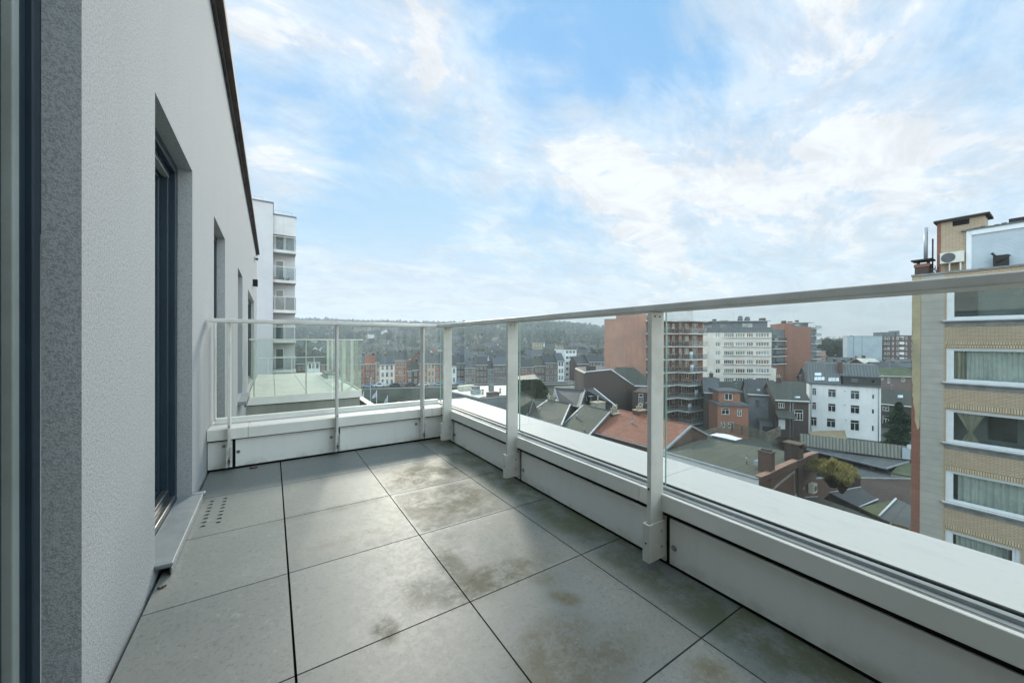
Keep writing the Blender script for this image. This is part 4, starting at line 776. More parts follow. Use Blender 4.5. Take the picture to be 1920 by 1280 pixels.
for k, h in enumerate(WIN+extra):
    a0, a1, z0, z1 = h; m = MB(); FR.box(m, a0-.02, a1+.02, z1+.004, z1+.27, .001, .010, 'yellow_soldier'); m.build('lintel', rb)
    m = MB(); FR.box(m, a0-.14, a1+.1, z0-.10, z0-.045, -.05, .12, 'stone_sill'); FR.box(m, a0-.10, a1+.05, z0-.044, z0-.004, -.05, .07, 'upvc'); FR.box(m, a0-.04, a1, z0-.32, z0-.102, .001, .012, 'stone_sill'); m.build('window_sill', rb)
    m = MB(); o, f1, f2 = -.10, .13, .10
    for (w0, w1, oa, ob) in ((0, f1, -.16, -.06), (f1, f1+f2, -.18, -.09)):
        for (x0, x1, y0, y1) in ((a0+w0, a0+w1, z0+w0*.6, z1-w0*.6), (a1-w1, a1-w0, z0+w0*.6, z1-w0*.6), (a0+w1, a1-w1, z1-w1*.6, z1-w0*.6), (a0+w1, a1-w1, z0+w0*.6, z0+w1*.6)): FR.box(m, x0, x1, y0, y1, oa, ob, 'upvc')
    if k == 4: x = sa(1884); FR.box(m, x-.03, x+.03, z0+.14, z1-.14, -.18, -.12, 'dark_zinc')
    wo = m.build('window', rb); g = MB(); g.face([P(a0+.2, z0+.13, -.15), P(a1-.2, z0+.13, -.15), P(a1-.2, z1-.13, -.15), P(a0+.2, z1-.13, -.15)], 'window_glass'); g.build('pane', wo)
    g = MB(); q = -1.3; g.face([P(a0-.3, z0-.1, q), P(a1+.3, z0-.1, q), P(a1+.3, z1+.1, q), P(a0-.3, z1+.1, q)], 'room_dark'); g.face([P(a0-.05, z0, -.2), P(a0-.3, z0, q), P(a0-.3, z1, q), P(a0-.05, z1, -.2)], 'room_dark'); g.face([P(a0, z0, -.2), P(a1, z0, -.2), P(a1, z0, q), P(a0, z0, q)], 'room_dark'); g.face([P(a0, z1, -.2), P(a0, z1, q), P(a1, z1, q), P(a1, z1, -.2)], 'room_dark')
    if k == 2: g.face([P(a0+1.15, z0+.2, q+.05), P(a0+1.95, z0+.2, q+.05), P(a0+1.95, z1-.2, q+.05), P(a0+1.15, z1-.2, q+.05)], 'black_gap'); 
    g.build('room', wo)
    def drape(x0, x1, mat, q0=-.30, folds=9, amp=.045, zlo=None):
        c = MB(); n = folds*8; pv = None; rr_ = random.Random(k*7+int(x0*10))
        ph = rr_.uniform(0, 6)
        for i in range(n+1):
            f = i/n; x = x0+(x1-x0)*f; d = q0+amp*math.sin(f*folds*6.283+ph+1.5*math.sin(f*9+ph))
            if pv: c.face([P(pv[0], z0+.1, pv[1]), P(x, z0+.1, d), P(x, z1-.05, d), P(pv[0], z1-.05, pv[1])], mat, True)
            pv = (x, d)
        c.build('curtain', wo)
    if k == 0: drape(a0+.9, a1, 'room_dark', -.4, 3, .01)
    elif k == 1: drape(a0+.2, a0+.55, 'curtain_beige', -.28, 3); drape(a0+.55, a1, 'curtain', -.34, 26, .04)
    elif k == 2:
        c = MB()      # one tied-back curtain
        for sgn in (-1, 1):
            pv = None
            for i in range(13):
                f = i/12; z = z1-.05-(z1-z0-.15)*f; wd = (.42*(1-f/.68)+.05) if f < .68 else .06+.22*(f-.68)/.32; cx_ = a0+.72; edge = cx_+sgn*wd
                cur = [P(cx_+sgn*wd*q_/6, z, -.30+.035*math.sin(q_*2.3+f*2)) for q_ in range(7)]
                if pv:
                    for q_ in range(6): c.face([cur[q_], cur[q_+1], pv[q_+1], pv[q_]], 'curtain_beige', True)
                pv = cur
        c.build('curtain', wo)
    elif k == 3: drape(a0+.35, a1, 'curtain', -.32, 16, .07)
    elif k == 4: drape(a0+.3, a1-.3, 'curtain', -.34, 8, .06)
    else: drape(a0+.3, a1-.3, 'curtain', -.34, 10, .05)
m = MB(); FR.box(m, -.03, FR.L, ZR+.002, ZR+.09, -.4, .07, 'stone_sill'); m.build('roof_edge', rb)
# penthouse storey, stacks and units on its roof
XB = XR+.75; FB = Fac((XB, 4.62), (XB, -14))
def fb(u0, v0, u1, v1): return FB.rect(u0, v0, u1, v1)
m = MB(); a0, z1 = FB.px(1757, 419); a1 = FB.px(1846, 500)[0]; FB.box(m, a0+.13, a1, ZR+.09, z1, -1.1, 0, 'yellow_brick'); FB.box(m, a0, a0+.129, ZR+.09, z1, -1.1, .01, 'red_brick'); ch = m.build('chimney', rb)
m = MB(); FB.box(m, a0-.1, a1+.15, z1+.001, z1+.10, -1.25, .15, 'soot'); m.build('cap', ch); m = MB(); FB.box(m, a0+.5, a1-.45, z1-.28, z1-.03, .001, .012, 'black_gap'); m.build('vent', ch)
m = MB(); a0, z1 = FB.px(1715, 496); a1 = FB.px(1742, 496)[0]; FB.box(m, a0, a1, ZR+.09, z1, -.6, .0, 'dark_brick'); FB.box(m, a0-.03, a1+.03, z1-.16, z1-.02, -.63, .03, 'red_brick'); c2 = m.build('chimney', rb); m = MB(); FB.box(m, a0-.12, a1+.12, z1+.15, z1+.22, -.7, .12, 'soot')
for x in (a0+.05, a1-.1): FB.box(m, x, x+.06, z1+.001, z1+.149, -.5, -.1, 'soot')
m.build('cap', c2)
a_, zt_ = FB.px(1733.5, 425); m = MB(); m.cyl(FB.P(a_, z1+.22, -.3), FB.P(a_, zt_, -.3), .075, .075, 'zinc', 10); m.build('flue', rb)
a_, zt_ = FB.px(1746.5, 446); m = MB(); m.cyl(FB.P(a_, ZR+.09, -.3), FB.P(a_, zt_, -.3), .03, .03, 'soot', 8); m.build('flue', rb)
m = MB(); r0 = random.Random(4)
for k in range(16): q = FB.P(FB.px(1750, 500)[0]+r0.uniform(-.2, .2), ZR+.1+r0.uniform(0, .1), -.1+r0.uniform(-.1, .2)); m.cyl(q, q+Vector((r0.uniform(-.1, .1), r0.uniform(-.2, .2), r0.uniform(.2, .5))), .012, .012, 'soot', 5)
m.build('cable_bundle', rb)
a0, a1, z0, z1 = fb(1765, 474, 1809, 494); ac = thing('air_conditioner', 'white air conditioner unit on brackets against the pale brick roof stack', 'air conditioner', FB.P((a0+a1)/2, z0, .2)); m = MB(); FB.box(m, a0, a1, z0, z1, .05, .35, 'ac_white'); m.build('casing', ac, .01)
m = MB(); cx_ = a0+(a1-a0)*.36; m.cyl(FB.P(cx_, (z0+z1)/2, .351), FB.P(cx_, (z0+z1)/2, .362), .23, .23, 'fan_dark', 24)
for k in range(3): rr_ = .07*(k+1); 
m.build('fan_grille', ac); m = MB()
for x in (a0+.3, a1-.1): FB.box(m, x-.02, x+.02, z0-.5, z0-.001, .02, .3, 'ac_white')
m.build('bracket', ac)
a0, a1, z0, z1 = fb(1812, 432, 1990, 510); z0 = ZR+.09; z1 = FB.px(1812, 434)[1]; m = MB(); FB.box(m, a0, a1, z0, z1, -3, -.02, 'yellow_brick'); pe = m.build('penthouse', rb)
m = MB(); FB.box(m, a0, a0+.16, z0, z1, -.019, .06, 'upvc'); FB.box(m, a0+.16, a1, z1-.22, z1, -.019, .08, 'upvc'); m.build('frame', pe); m = MB()
nsl = 28
for k in range(nsl): zz = z0+(z1-.22-z0)*k/nsl; FB.box(m, a0+.16, a1, zz+.004, zz+(z1-.22-z0)/nsl-.002, -.018, .02, 'shutter')
m.build('roller_shutter', pe); m = MB(); FB.box(m, a0-.15, a1, z1+.001, z1+.07, -3, .12, 'dark_zinc')
for k in range(30): x = a0+.2*k; FB.box(m, x, x+.15, z1+.0705, z1+.09+.05*((k*7) % 3)/3, -.2, .05, 'soot')
m.build('roof', pe)
m = MB(); zc_ = z1+.07; x = FB.px(1890, 420)[0]; FB.box(m, x, x+2, zc_+.02, zc_+.25, -1.5, -.3, 'soot'); m.build('chimney', pe)
a0, a1, z0, z1 = fb(1864, 478, 1893, 497); m = MB(); FB.box(m, a0, a1, ZR+.092, z1-.05, .1, .4, 'soot'); q = FB.P(a0+.05, z1-.05, .25); m.cyl(q, q+Vector((0, .1, .15)), .04, .05, 'soot', 6); m.cyl(FB.P(a0+.1, ZR+.3, .42), FB.P(a1+.05, z1-.1, .42), .035, .035, 'soot', 6); m.build('roof_cowl', rb)
# ================================================================== towers and blocks of the middle distance (right)
# orange tower with its blank wall and stacked zigzag balconies
ot = thing('apartment_tower', 'tall orange tower with a huge blank wall and stacked zigzag balconies', 'tower', (*pt(1212, 86).xy, GZ))
FO = Fac(pt(1133, 85), pt(1212, 81.5)); zo = zat(589, 83); m = MB(); body(m, FO, GZ, zo, 14, 'blank_orange', side='tower_brick'); m.build('wall', ot)
m = MB(); x = FO.px(1155, 590)[0]; FO.box(m, -.05, x, zo-.9, zo+.02, .01, .06, 'window_white'); m.build('roof_edge', ot)
FO2 = Fac(pt(1212, 83.5), pt(1318, 84.5)); z_r = 5.5; lv = [5.5-2.8*k for k in range(9)]
wins = []
for k in range(8):
    zf = lv[k+1]
    for (u0, u1, h0, h1) in ((1225, 1232, .05, 2.2), (1249, 1256, .05, 2.2), (1260, 1266, .9, 2.2), (1273, 1279, .05, 2.2), (1284, 1292, .9, 2.2), (1298, 1309, .05, 2.2)): wins.append((FO2.px(u0, 640)[0], FO2.px(u1, 640)[0], zf+h0+.1, zf+h1+.1))
m = MB(); body(m, FO2, GZ, z_r, 14, 'tower_brick', wins, .2); m.build('wall', ot); rg = random.Random(8)
for h in wins: window(ot, FO2, h, -.14, 'window_white', rg.choice(('pane_dark', 'pane_dark', 'pane_mid', 'pane_light')), 2 if h[1]-h[0] > .8 else 1, 0, .08, .05)
plan = [(1211, 80.5), (1246, 78.5), (1271, 81), (1292, 79), (1326, 82), (1326, 87), (1211, 87)]
for k, z in enumerate(lv):
    pts = [Vector((*pt(u, t).xy, z)) for u, t in plan]; m = MB(); m.slab(pts, .22, 'slab_concrete'); bo = m.build('balcony_slab' if k else 'roof_slab', ot)
    if k:
        m = MB()
        for a, b in zip(pts[:5], pts[1:6]):
            m.face([a+Vector((0, 0, .08)), b+Vector((0, 0, .08)), b+Vector((0, 0, 1.02)), a+Vector((0, 0, 1.02))], 'balcony_glass')
        m.build('balcony_glass', bo); m = MB()
        for a, b in zip(pts[:5], pts[1:6]):
            n_ = max(2, int((b-a).length/1.1)); m.cyl(a+Vector((0, 0, 1.06)), b+Vector((0, 0, 1.06)), .035, .035, 'gutter_grey', 4)
            for i in range(n_+1): q = a.lerp(b, i/n_); m.cyl(q, q+Vector((0, 0, 1.05)), .025, .025, 'gutter_grey', 4)
        m.build('balcony_rail', bo)
        if k in (3, 4, 6, 7):
            m = MB(); q = pts[3].lerp(pts[4], rg.uniform(.1, .6)); m.box(q+Vector((-.5, .3, .01)), q+Vector((.3, .6, 1.6)), 'upvc'); m.build('screen', bo)
m = MB(); FO2.box(m, FO2.px(1247, 640)[0], FO2.px(1305, 640)[0], z_r+.01, zat(581, 84), -8, -1.2, 'tower_panel'); FO2.box(m, FO2.px(1293, 640)[0], FO2.px(1305, 640)[0], zat(581, 84), zat(576, 84), -5, -1.1, 'tower_panel'); m.build('penthouse', ot)
# cream block with bands of windows
cb = thing('apartment_block', 'cream block of flats with eight bands of white windows and dark roof storey', 'apartment block', (*pt(1390, 122).xy, GZ))
FC = Fac(pt(1326, 117), pt(1446.5, 113)); zc = zat(622.5, 115); FC3 = Fac(pt(1446.6, 112.9), pt(1455.5, 112.6)); rg = random.Random(12); wins = []; rows = [628.5, 645.3, 662, 678.8, 695.3, 712.5, 729.5]
for v in rows:
    for (u0, u1, nn) in ((1341.5, 1350.5, 2), (1357.5, 1376.5, 5), (1379, 1397, 4), (1400, 1412.5, 3), (1417, 1442.5, 5)):
        h = FC.rect(u0, v-4.2, u1, v+4.0); wins.append((*h, nn))
m = MB(); body(m, FC, GZ, zc, 14, 'cream_render', wins, .3); m.build('wall', cb)
m = MB(); body(m, FC3, GZ, zat(689, 113), 13.9, 'cream_render'); m.build('wall', cb)
for h in wins: window(cb, FC, h, -.22, 'window_white', rg.choice(('pane_dark', 'pane_mid', 'pane_mid', 'pane_light', 'pane_red', 'pane_green', 'pane_dark')), h[4], 0, .12, .06)
for v in rows:
    z = FC.px(1400, v+4.5)[1]; m = MB(); FC.box(m, FC.px(1356, v)[0], FC.L-.2, z-.08, z, .002, .35, 'zinc'); m.build('ledge', cb)
FM = Fac(pt(1325, 118), pt(1449, 113.9)); m = MB(); FM.box(m, 0, FM.L, zc+.01, zc+1.7, -12, 0, 'dark_zinc'); FM.box(m, FM.px(1337, 600)[0], FM.L-1, zc+1.701, zc+3.6, -11, -1.2, 'grey_cladding'); FM.box(m, FM.px(1332, 600)[0], FM.L-.4, zc+3.601, zc+3.8, -11.5, -.2, 'zinc'); m.build('roof', cb)
m = MB(); s_, z_ = FM.px(1404, 609.5); FM.box(m, s_-1.4, s_+1.4, z_-.6, z_+.6, -1.199, -1.1, 'pane_light'); s_, z_ = FM.px(1358, 610); FM.box(m, s_-1.0, s_+1.0, z_-.6, z_+.4, -1.199, -1.1, 'pane_mid'); m.build('roof_window', cb)
for (u0, u1, v0, sh) in ((1344, 1349, 597, 0), (1358, 1372, 599.5, 0), (1436, 1444, 595, 0), (1392, 1402, 590.5, 1), (1405, 1416, 592, 1)):
    a0, z1 = FM.px(u0, v0); a1 = FM.px(u1, v0)[0]; m = MB()
    if sh: m.cyl(FM.P((a0+a1)/2, zc+3.8, -4), FM.P((a0+a1)/2, z1-.4, -4), (a1-a0)/2, (a1-a0)/2, 'dark_zinc', 14); m.cyl(FM.P((a0+a1)/2, z1-.4, -4), FM.P((a0+a1)/2, z1, -4), (a1-a0)/2, (a1-a0)/4, 'dark_zinc', 14)
    else: FM.box(m, a0, a1, zc+3.81, z1, -5, -3, 'dark_brick')
    m.build('roof_unit', cb)
# bluish glazed wing and brick tower right of it
bt = thing('apartment_tower', 'brown brick tower with blank front, bluish glazed wing and right side balconies', 'tower', (*pt(1490, 140).xy, GZ))
FB1 = Fac(pt(1471, 136), pt(1520.5, 134)); zb1 = zat(604, 135); m = MB(); body(m, FB1, GZ, zb1-1.4, 13, 'brown_brick' if False else 'tower_brick'); x = FB1.px(1488, 620)[0]; FB1.box(m, 0, x, zb1-1.399, zb1, -12, -.01, 'tower_brick'); m.build('wall', bt)
m = MB(); FB1.box(m, x, FB1.L-.5, zb1-1.38, zb1+.1, -10, -.8, 'grey_cladding'); FB1.box(m, x+.6, x+2.6, zb1-1.0, zb1-.3, -.799, -.74, 'pane_light'); FB1.box(m, x-.3, FB1.L+1.2, zb1+.101, zb1+.35, -11, .2, 'slab_concrete'); m.build('penthouse', bt)
for k, (a, b, h) in enumerate(((.5, 1.6, .7), (2.6, 3.6, .5), (5.0, 5.6, .9))): m = MB(); FB1.box(m, a, b, zb1+(.001 if b < x else .352), zb1+h+.3, -4, -2.5, 'dark_brick'); m.build('roof_unit', bt)
FB2 = Fac(pt(1447, 131), pt(1470.8, 136.2)); wins = [(a, a+1.2, GZ+2.9*f+.9+.8, GZ+2.9*f+2.3+.8) for f in range(1, 8) for a in (.8, 2.6)]; zw = zat(616, 134)
m = MB(); body(m, FB2, GZ, zat(684, 133), 9, 'tower_brick', [h for h in wins if h[3] < zat(684, 133)-.3], .15); m.build('wall', bt)
for h in wins:
    if h[3] < zat(684, 133)-.3: window(bt, FB2, h, -.1, 'window_white', 'pane_mid', 2, 0, .09, .05)
m = MB(); FB2.box(m, 0, FB2.L-.02, zat(684, 133)+.01, zw, -8.9, -.02, 'grey_cladding'); 
m.build('wing', bt); lvz = []
z = zat(684, 133)+.5; k = 0
while z < zw-2.2:
    m = MB(); FB2.box(m, .1, FB2.L-.1, z, z+.25, -.019, .9, 'slab_concrete'); FB2.box(m, .1, FB2.L-.1, z+.3, z+1.2, .86, .9, 'balcony_glass'); m.build('balcony_slab', bt); m = MB()
    for a in (.5, 2.2): FB2.box(m, a, a+1.4, z+.35, z+2.4, -.018, .04, 'pane_mid'); 
    m.build('window', bt); z += 2.75
FB3 = Fac(pt(1520.7, 134), pt(1531, 137)); m = MB(); body(m, FB3, GZ, zat(612, 135), 10, 'grey_cladding'); m.build('wall', bt)
for k in range(9):
    z = zat(614, 135)-2.75*k; m = MB(); FB3.box(m, .02, FB3.L+1.0, z-.22, z, .002, 1.2, 'slab_concrete'); FB3.box(m, .02, FB3.L+1.0, z+.1, z+1.0, 1.16, 1.2, 'balcony_glass'); m.build('balcony_slab', bt)
rt2, F_, z_ = flats('small red building with open balconies at the right foot of the brown tower', 1529, 1549, 160, 161, 656, 'tower_brick', 3, 5, 2.7, 10, 1.3, 1.6)
# blue grey blank block and brick flats behind
bl = thing('apartment_block', 'large blank pale blue gable wall of a distant block', 'apartment block', (*pt(1620, 205).xy, GZ))
FD = Fac(pt(1588.5, 204), pt(1654, 196)); zd = zat(628.5, 200); m = MB(); body(m, FD, GZ, zd, 16, 'blue_render'); m.build('wall', bl); m = MB()
for u in (1600, 1616): x = FD.px(u, 640)[0]; FD.box(m, x, x+.12, GZ, zd-.02, .001, .06, 'dark_zinc')
FD.box(m, -.1, FD.L+.1, zd+.001, zd+.25, -16, .15, 'zinc'); m.build('trim', bl)
be = thing('apartment_block', 'reddish brick flats with a white window strip right of the pale blue gable', 'apartment block', (*pt(1680, 210).xy, GZ))
FE = Fac(pt(1655, 204), pt(1727, 198)); ze = zat(628, 202); wins = []
for k in range(7):
    z = ze-1.9-2.8*k; wins += [FE.rect(u0, 640, u1, 641)[:2]+(z, z+1.5) for (u0, u1) in ((1658, 1661), (1664, 1668), (1673, 1676), (1681, 1685), (1691, 1694), (1698, 1701), (1709, 1713))]
wins += []
m = MB(); body(m, FE, GZ, ze, 14, 'brown_brick', wins, .2); m.build('wall', be)
for i, h in enumerate(wins): window(be, FE, h, -.12, 'window_white', ('pane_light', 'pane_mid', 'pane_dark')[i % 3], 1, 0, .12, .05)
m = MB(); a0, a1 = FE.px(1686.5, 640)[0], FE.px(1695.5, 640)[0]
for k in range(8): z = ze-.3-2.8*k; FE.box(m, a0, a1, z-1.25 if k else z-.3, z, .002, .05, 'white_render')
m.build('white_strip', be)
m = MB(); FE.box(m, FE.px(1655, 640)[0], FE.px(1680, 640)[0], ze+.01, ze+2.2, -10, -.5, 'dark_zinc'); FE.box(m, FE.px(1681, 640)[0], FE.px(1687, 640)[0], ze+.01, ze+3, -8, -.2, 'grey_cladding'); FE.box(m, FE.px(1688, 640)[0], FE.L, ze+.01, ze+.5, -10, .1, 'dark_zinc'); m.build('roof', be)
for k in range(6):
    z = ze-1.6-2.8*k; m = MB(); FE.box(m, .05, 1.6, z-.2, z, .002, 1.4, 'slab_concrete'); FE.box(m, .05, 1.6, z+.05, z+.95, 1.36, 1.4, 'balcony_glass'); m.build('balcony_slab', be)
flats('low dark flats with a flat roof far right in front of the brick flats', 1690, 1730, 150, 148, 676, 'grey_cladding', 5, 1, 2.8, 10, 1.2, 1.0)
# ------------------------------------------------------------------ trees
def tree(name, label, p, h, rad, leaf, n, trunk_h, rng, conic=False, leafs=.35, group=None, cat='tree'):
    e = thing(name, label, cat, p, group); m = MB(); m.cyl(p, p+Vector((0, 0, h*(.9 if conic else .55))), max(.08, h*.022), .03, 'bark', 7)
    br = []
    for k in range(22 if not conic else 30):
        z = h*rng.uniform(.12 if conic else .25, .85); a = rng.uniform(0, 6.28); L = rad*(1.05*(1-z/h) if conic else rng.uniform(.5, .9)); q = p+Vector((0, 0, z)); d = Vector((math.cos(a)*L, math.sin(a)*L, (-.15 if conic else .6)*L)); m.cyl(q, q+d, .05, .012, 'bark', 5, False); br.append((q, q+d))
    m.build('trunk', e); m = MB()
    lumps = [(rng.uniform(0, 6.28), rng.uniform(-.6, .9), rng.uniform(.18, .34)) for _ in range(16)]
    for k in range(n):
        if conic:
            f = rng.random()**1.25; z = h*(.10+.9*f); tier = .75+.25*math.sin(f*34); lump = 1+.28*math.sin(5*0+f*11)
            r = rad*(1-f)**.62*rng.random()**.45*tier*lump+.06; a = rng.uniform(0, 6.28); r *= 1+.22*math.sin(3*a+f*9); c = p+Vector((math.cos(a)*r, math.sin(a)*r, z-.18*r))
        else:
            q0, q1 = rng.choice(br); c = q0.lerp(q1, rng.uniform(.35, 1.15))+Vector((rng.gauss(0, 1), rng.gauss(0, 1), rng.gauss(0, .8)))*rad*.22
        s = leafs*rng.uniform(.5, 1.2); a, b_ = rng.uniform(0, 6.28), rng.uniform(-1, 1); u_ = Vector((math.cos(a), math.sin(a), b_*.6))*s; v_ = Vector((-math.sin(a)*.5, math.cos(a)*.5, rng.uniform(-.6, .9)))*s*.7
        m.face([c-u_, c-v_, c+u_, c+v_], leaf)
    m.build('crown', e); return e
rg = random.Random(21)
cp = pt(1687, 56); cp.z = GZ; tree('conifer_tree', 'bushy dark green conifer between the white house and the brick pier', cp, zat(752, 56)-GZ, 3.1, 'conifer', 12000, 1, rg, True, .20)
for i, (u, t, vt, lab) in enumerate(((1548, 232, 637, 'bare olive tree right beside the brown tower balconies'), (1562, 240, 634, 'tall rounded bare tree in the middle of the distant clump'), (1576, 236, 634, 'broad bare tree in the right half of the distant clump'), (1589, 244, 637, 'bare tree touching the pale blue gable wall'))):
    p = pt(u, t); p.z = GZ; tree('bare_tree', lab, p, zat(vt, t)-GZ, 6.5, 'bare_tree', 5200, 1, rg, False, .62, 'trees beyond the brown tower')
for i, (u, t, vt) in enumerate(((1120, 250, 655), (1090, 330, 650), (980, 260, 658), (1040, 350, 652), (1580, 150, 682), (1655, 110, 722), (900, 280, 655), (760, 260, 660), (640, 300, 655))):
    p = pt(u, t); p.z = GZ; lb_ = ('olive tree left of the orange blank wall', 'green clump above the brown slab roof', 'dark tree above the row of five roof lights', 'round tree in front of the wooded skyline', 'dark tree over the ribbed roof of the white house', 'bare bushy tree beside the mansard of the white house', 'tree above the tall dark gabled block', 'tree above the tall red and orange house', 'tree seen over the neighbour terrace glass')[i]
    tree('garden_tree', lb_, p, max(3, zat(vt, t)-GZ), 4.5 if i != 5 else 1.5, 'bare_tree', 2600, 1, rg, False, .5 if i != 5 else .2, 'scattered town trees')
# yellow bush and dry bush
def bush(name, label, c, rx, rz, leaf, n, s, rng, foot, twig='dry_twig'):
    e = thing(name, label, 'bush', foot); m = MB()
    for k in range(90): a = rng.uniform(0, 6.28); d = Vector((math.cos(a)*rx*rng.uniform(.2, .9), math.sin(a)*rx*rng.uniform(.2, .9), 0)); m.cyl(foot+d*.15, c+d+Vector((0, 0, rz*rng.uniform(-.3, .8))), .03, .008, twig, 4, False)
    m.build('stem', e); m = MB()
    for k in range(n):
        a = rng.uniform(0, 6.28); r = rng.random()**.5; z = rng.uniform(-1, 1); w = math.sqrt(max(0, 1-z*z))*(1+.3*math.sin(3*a+2)+.2*math.sin(7*a)); q = c+Vector((math.cos(a)*rx*r*w, math.sin(a)*rx*r*w, z*rz*(.75+.35*math.sin(5*a))))
        L = s*rng.uniform(.5, 1.3); d = Vector((rng.gauss(0, .45), rng.gauss(0, .45), 1)).normalized()*L; sd_ = d.orthogonal().normalized()*L*.16; m.face([q-d*.5-sd_, q-d*.5+sd_, q+d*.5+sd_*.3, q+d*.5-sd_*.3], leaf)
    m.build('foliage', e); return e
c = pt(1561, 31, 879); bush('yellow_bush', 'yellow flowering bush behind the stepped brown gable wall', c, 1.7, .72, 'yellow_leaf', 5200, .24, rg, Vector((c.x, c.y, c.z-1.5)))
c = pt(1578, 30.5, 897); bush('yellow_bush', 'smaller yellow bush spilling over the brown brick wall', c, .8, .45, 'yellow_leaf', 3200, .15, rg, Vector((c.x, c.y, c.z-1.2)))
c = pt(1484, 43, 836); bush('dry_bush', 'leafless brownish bush at the end of the wooden deck fence', c, 1.35, 1.0, 'dry_twig', 5000, .22, rg, Vector((c.x, c.y, c.z-2)))
# ================================================================== houses of the middle ground
def Fpx(ul, vl, ur, vr, z): return Fac(onz(ul, vl, z), onz(ur, vr, z))
def poly_house(name, label, roof, rmat, wmat, z0, cat='house', th=.18, group=None, trim=None, trim_mat='zinc', cx_top=None):
    # roof: list of lists of 3-d points (slopes); walls fall from the outline of the first ring
    c = sum((p for p in roof[0]), Vector())/len(roof[0]); e = thing(name, label, cat, (c.x, c.y, z0), group); m = MB()
    for r in roof: m.slab(r, th, rmat)
    m.build('roof', e); return e
def wallpoly(mb, pts, z0, mat):      # vertical wall under a polyline, with thickness from its own facing pairs
    for a, b in zip(pts, pts[1:]): mb.face([Vector((a.x, a.y, z0)), Vector((b.x, b.y, z0)), b, a], mat)
# orange tiled house
def gabled(name, label, RL, RR, EL, ER, BR_, rmat, wmat, edge='zinc', z0=GZ, cat='house', gut=True, over=.0):
    """ridge RL-RR, front eave EL-ER, back eave right BR_ (left one from the same offset)"""
    BL_ = BR_+(RL-RR); c = (RL+RR)/2; e = thing(name, label, cat, (c.x, c.y, z0)); m = MB(); wv = MB(); dz = Vector((0, 0, .12))
    for ring in ([EL, ER, ER-Vector((0, 0, 0)), EL],): pass
    def dn(p, z=z0): return Vector((p.x, p.y, z))
    wv.face([dn(EL), dn(ER), ER-dz, EL-dz], wmat); wv.face([dn(ER), dn(BR_), BR_-dz, RR-dz, ER-dz], wmat); wv.face([dn(BL_), dn(EL), EL-dz, RL-dz, BL_-dz], wmat); wv.face([dn(BR_), dn(BL_), BL_-dz, BR_-dz], wmat); wv.build('wall', e)
    ex = (RR-RL).normalized()*.12; fo = (ER-RR).normalized()*.35; bo = (BR_-RR).normalized()*.3
    m.slab([EL-ex+fo, ER+ex+fo, RR+ex, RL-ex], .10, rmat); m.slab([RL-ex, RR+ex, BR_+ex+bo, BL_-ex+bo], .10, rmat); ro = m.build('roof', e)
    t_ = MB()
    for (a, b) in ((RR, ER+fo), (RL, EL+fo), (RR, BR_+bo)):
        s_ = ex.normalized()*(.13 if a is RR else -.13); w_ = ex.normalized()*.10; up_ = Vector((0, 0, .05)); t_.hexa([a+s_-w_-up_*3, a+s_+w_-up_*3, b+s_+w_-up_*3, b+s_-w_-up_*3, a+s_-w_+up_, a+s_+w_+up_, b+s_+w_+up_, b+s_-w_+up_], edge)
    t_.build('verge', ro); t_ = MB(); t_.cyl(RL-ex, RR+ex, .11, .11, rmat, 8); t_.build('ridge', ro)
    if gut:
        g_ = MB(); o_ = Vector((fo.x, fo.y, 0)).normalized(); a, b = EL+fo-ex, ER+fo+ex; up_ = Vector((0, 0, .06))
        g_.hexa([a-up_*2, b-up_*2, b+o_*.18-up_*2, a+o_*.18-up_*2, a-up_*.5, b-up_*.5, b+o_*.2-up_*.2, a+o_*.2-up_*.2], 'zinc'); g_.build('gutter', e)
    return e, ro
ZRg, ZEv = -7.8, -9.2
oh, oroof = gabled('tiled_house', 'house with bright orange pantile roof just beyond the parapet', onz(1163, 769, ZRg), onz(1294, 797, ZRg), onz(1109, 805, ZEv), onz(1246, 841, ZEv), onz(1326, 814, ZEv+.4), 'tile_orange', 'brown_brick')
def stack(parent, u, vb, vt, z_guess, w_, mat, pots, pot_h=.5, cap='clay', name='chimney', p=None, cols=2):
    """brick stack seen with its foot at u, vb (height z_guess) and its brick top at vt"""
    b = p or onz(u, vb, z_guess); t_ = (b-CAM).dot(fw); zt = zat(vt, t_); m = MB(); m.box((b.x-w_/2, b.y-w_/2*.7, z_guess-1.2), (b.x+w_/2, b.y+w_/2*.7, zt), mat); o = m.build(name, parent)
    m = MB(); m.box((b.x-w_/2-.08, b.y-w_*.35-.08, zt+.001), (b.x+w_/2+.08, b.y+w_*.35+.08, zt+.09), cap); m.build('cap', o)
    for i in range(pots):
        x = b.x-w_/2+w_*(i+.5)/pots; hh = pot_h*(1 if i % 2 else .65); m = MB(); m.cyl((x, b.y, zt+.09), (x, b.y, zt+.09+hh), .09, .075, 'clay', 8); m.cyl((x, b.y, zt+.09+hh), (x, b.y, zt+.14+hh), .12, .12, 'clay', 8); m.build('chimney_pot', o)
    return o
stack(oroof, 1151, 784, 774.5, -8.6, 1.3, 'brown_brick', 4, .95); stack(oroof, 1199, 777, 768, -7.9, 1.3, 'brown_brick', 4, .6)
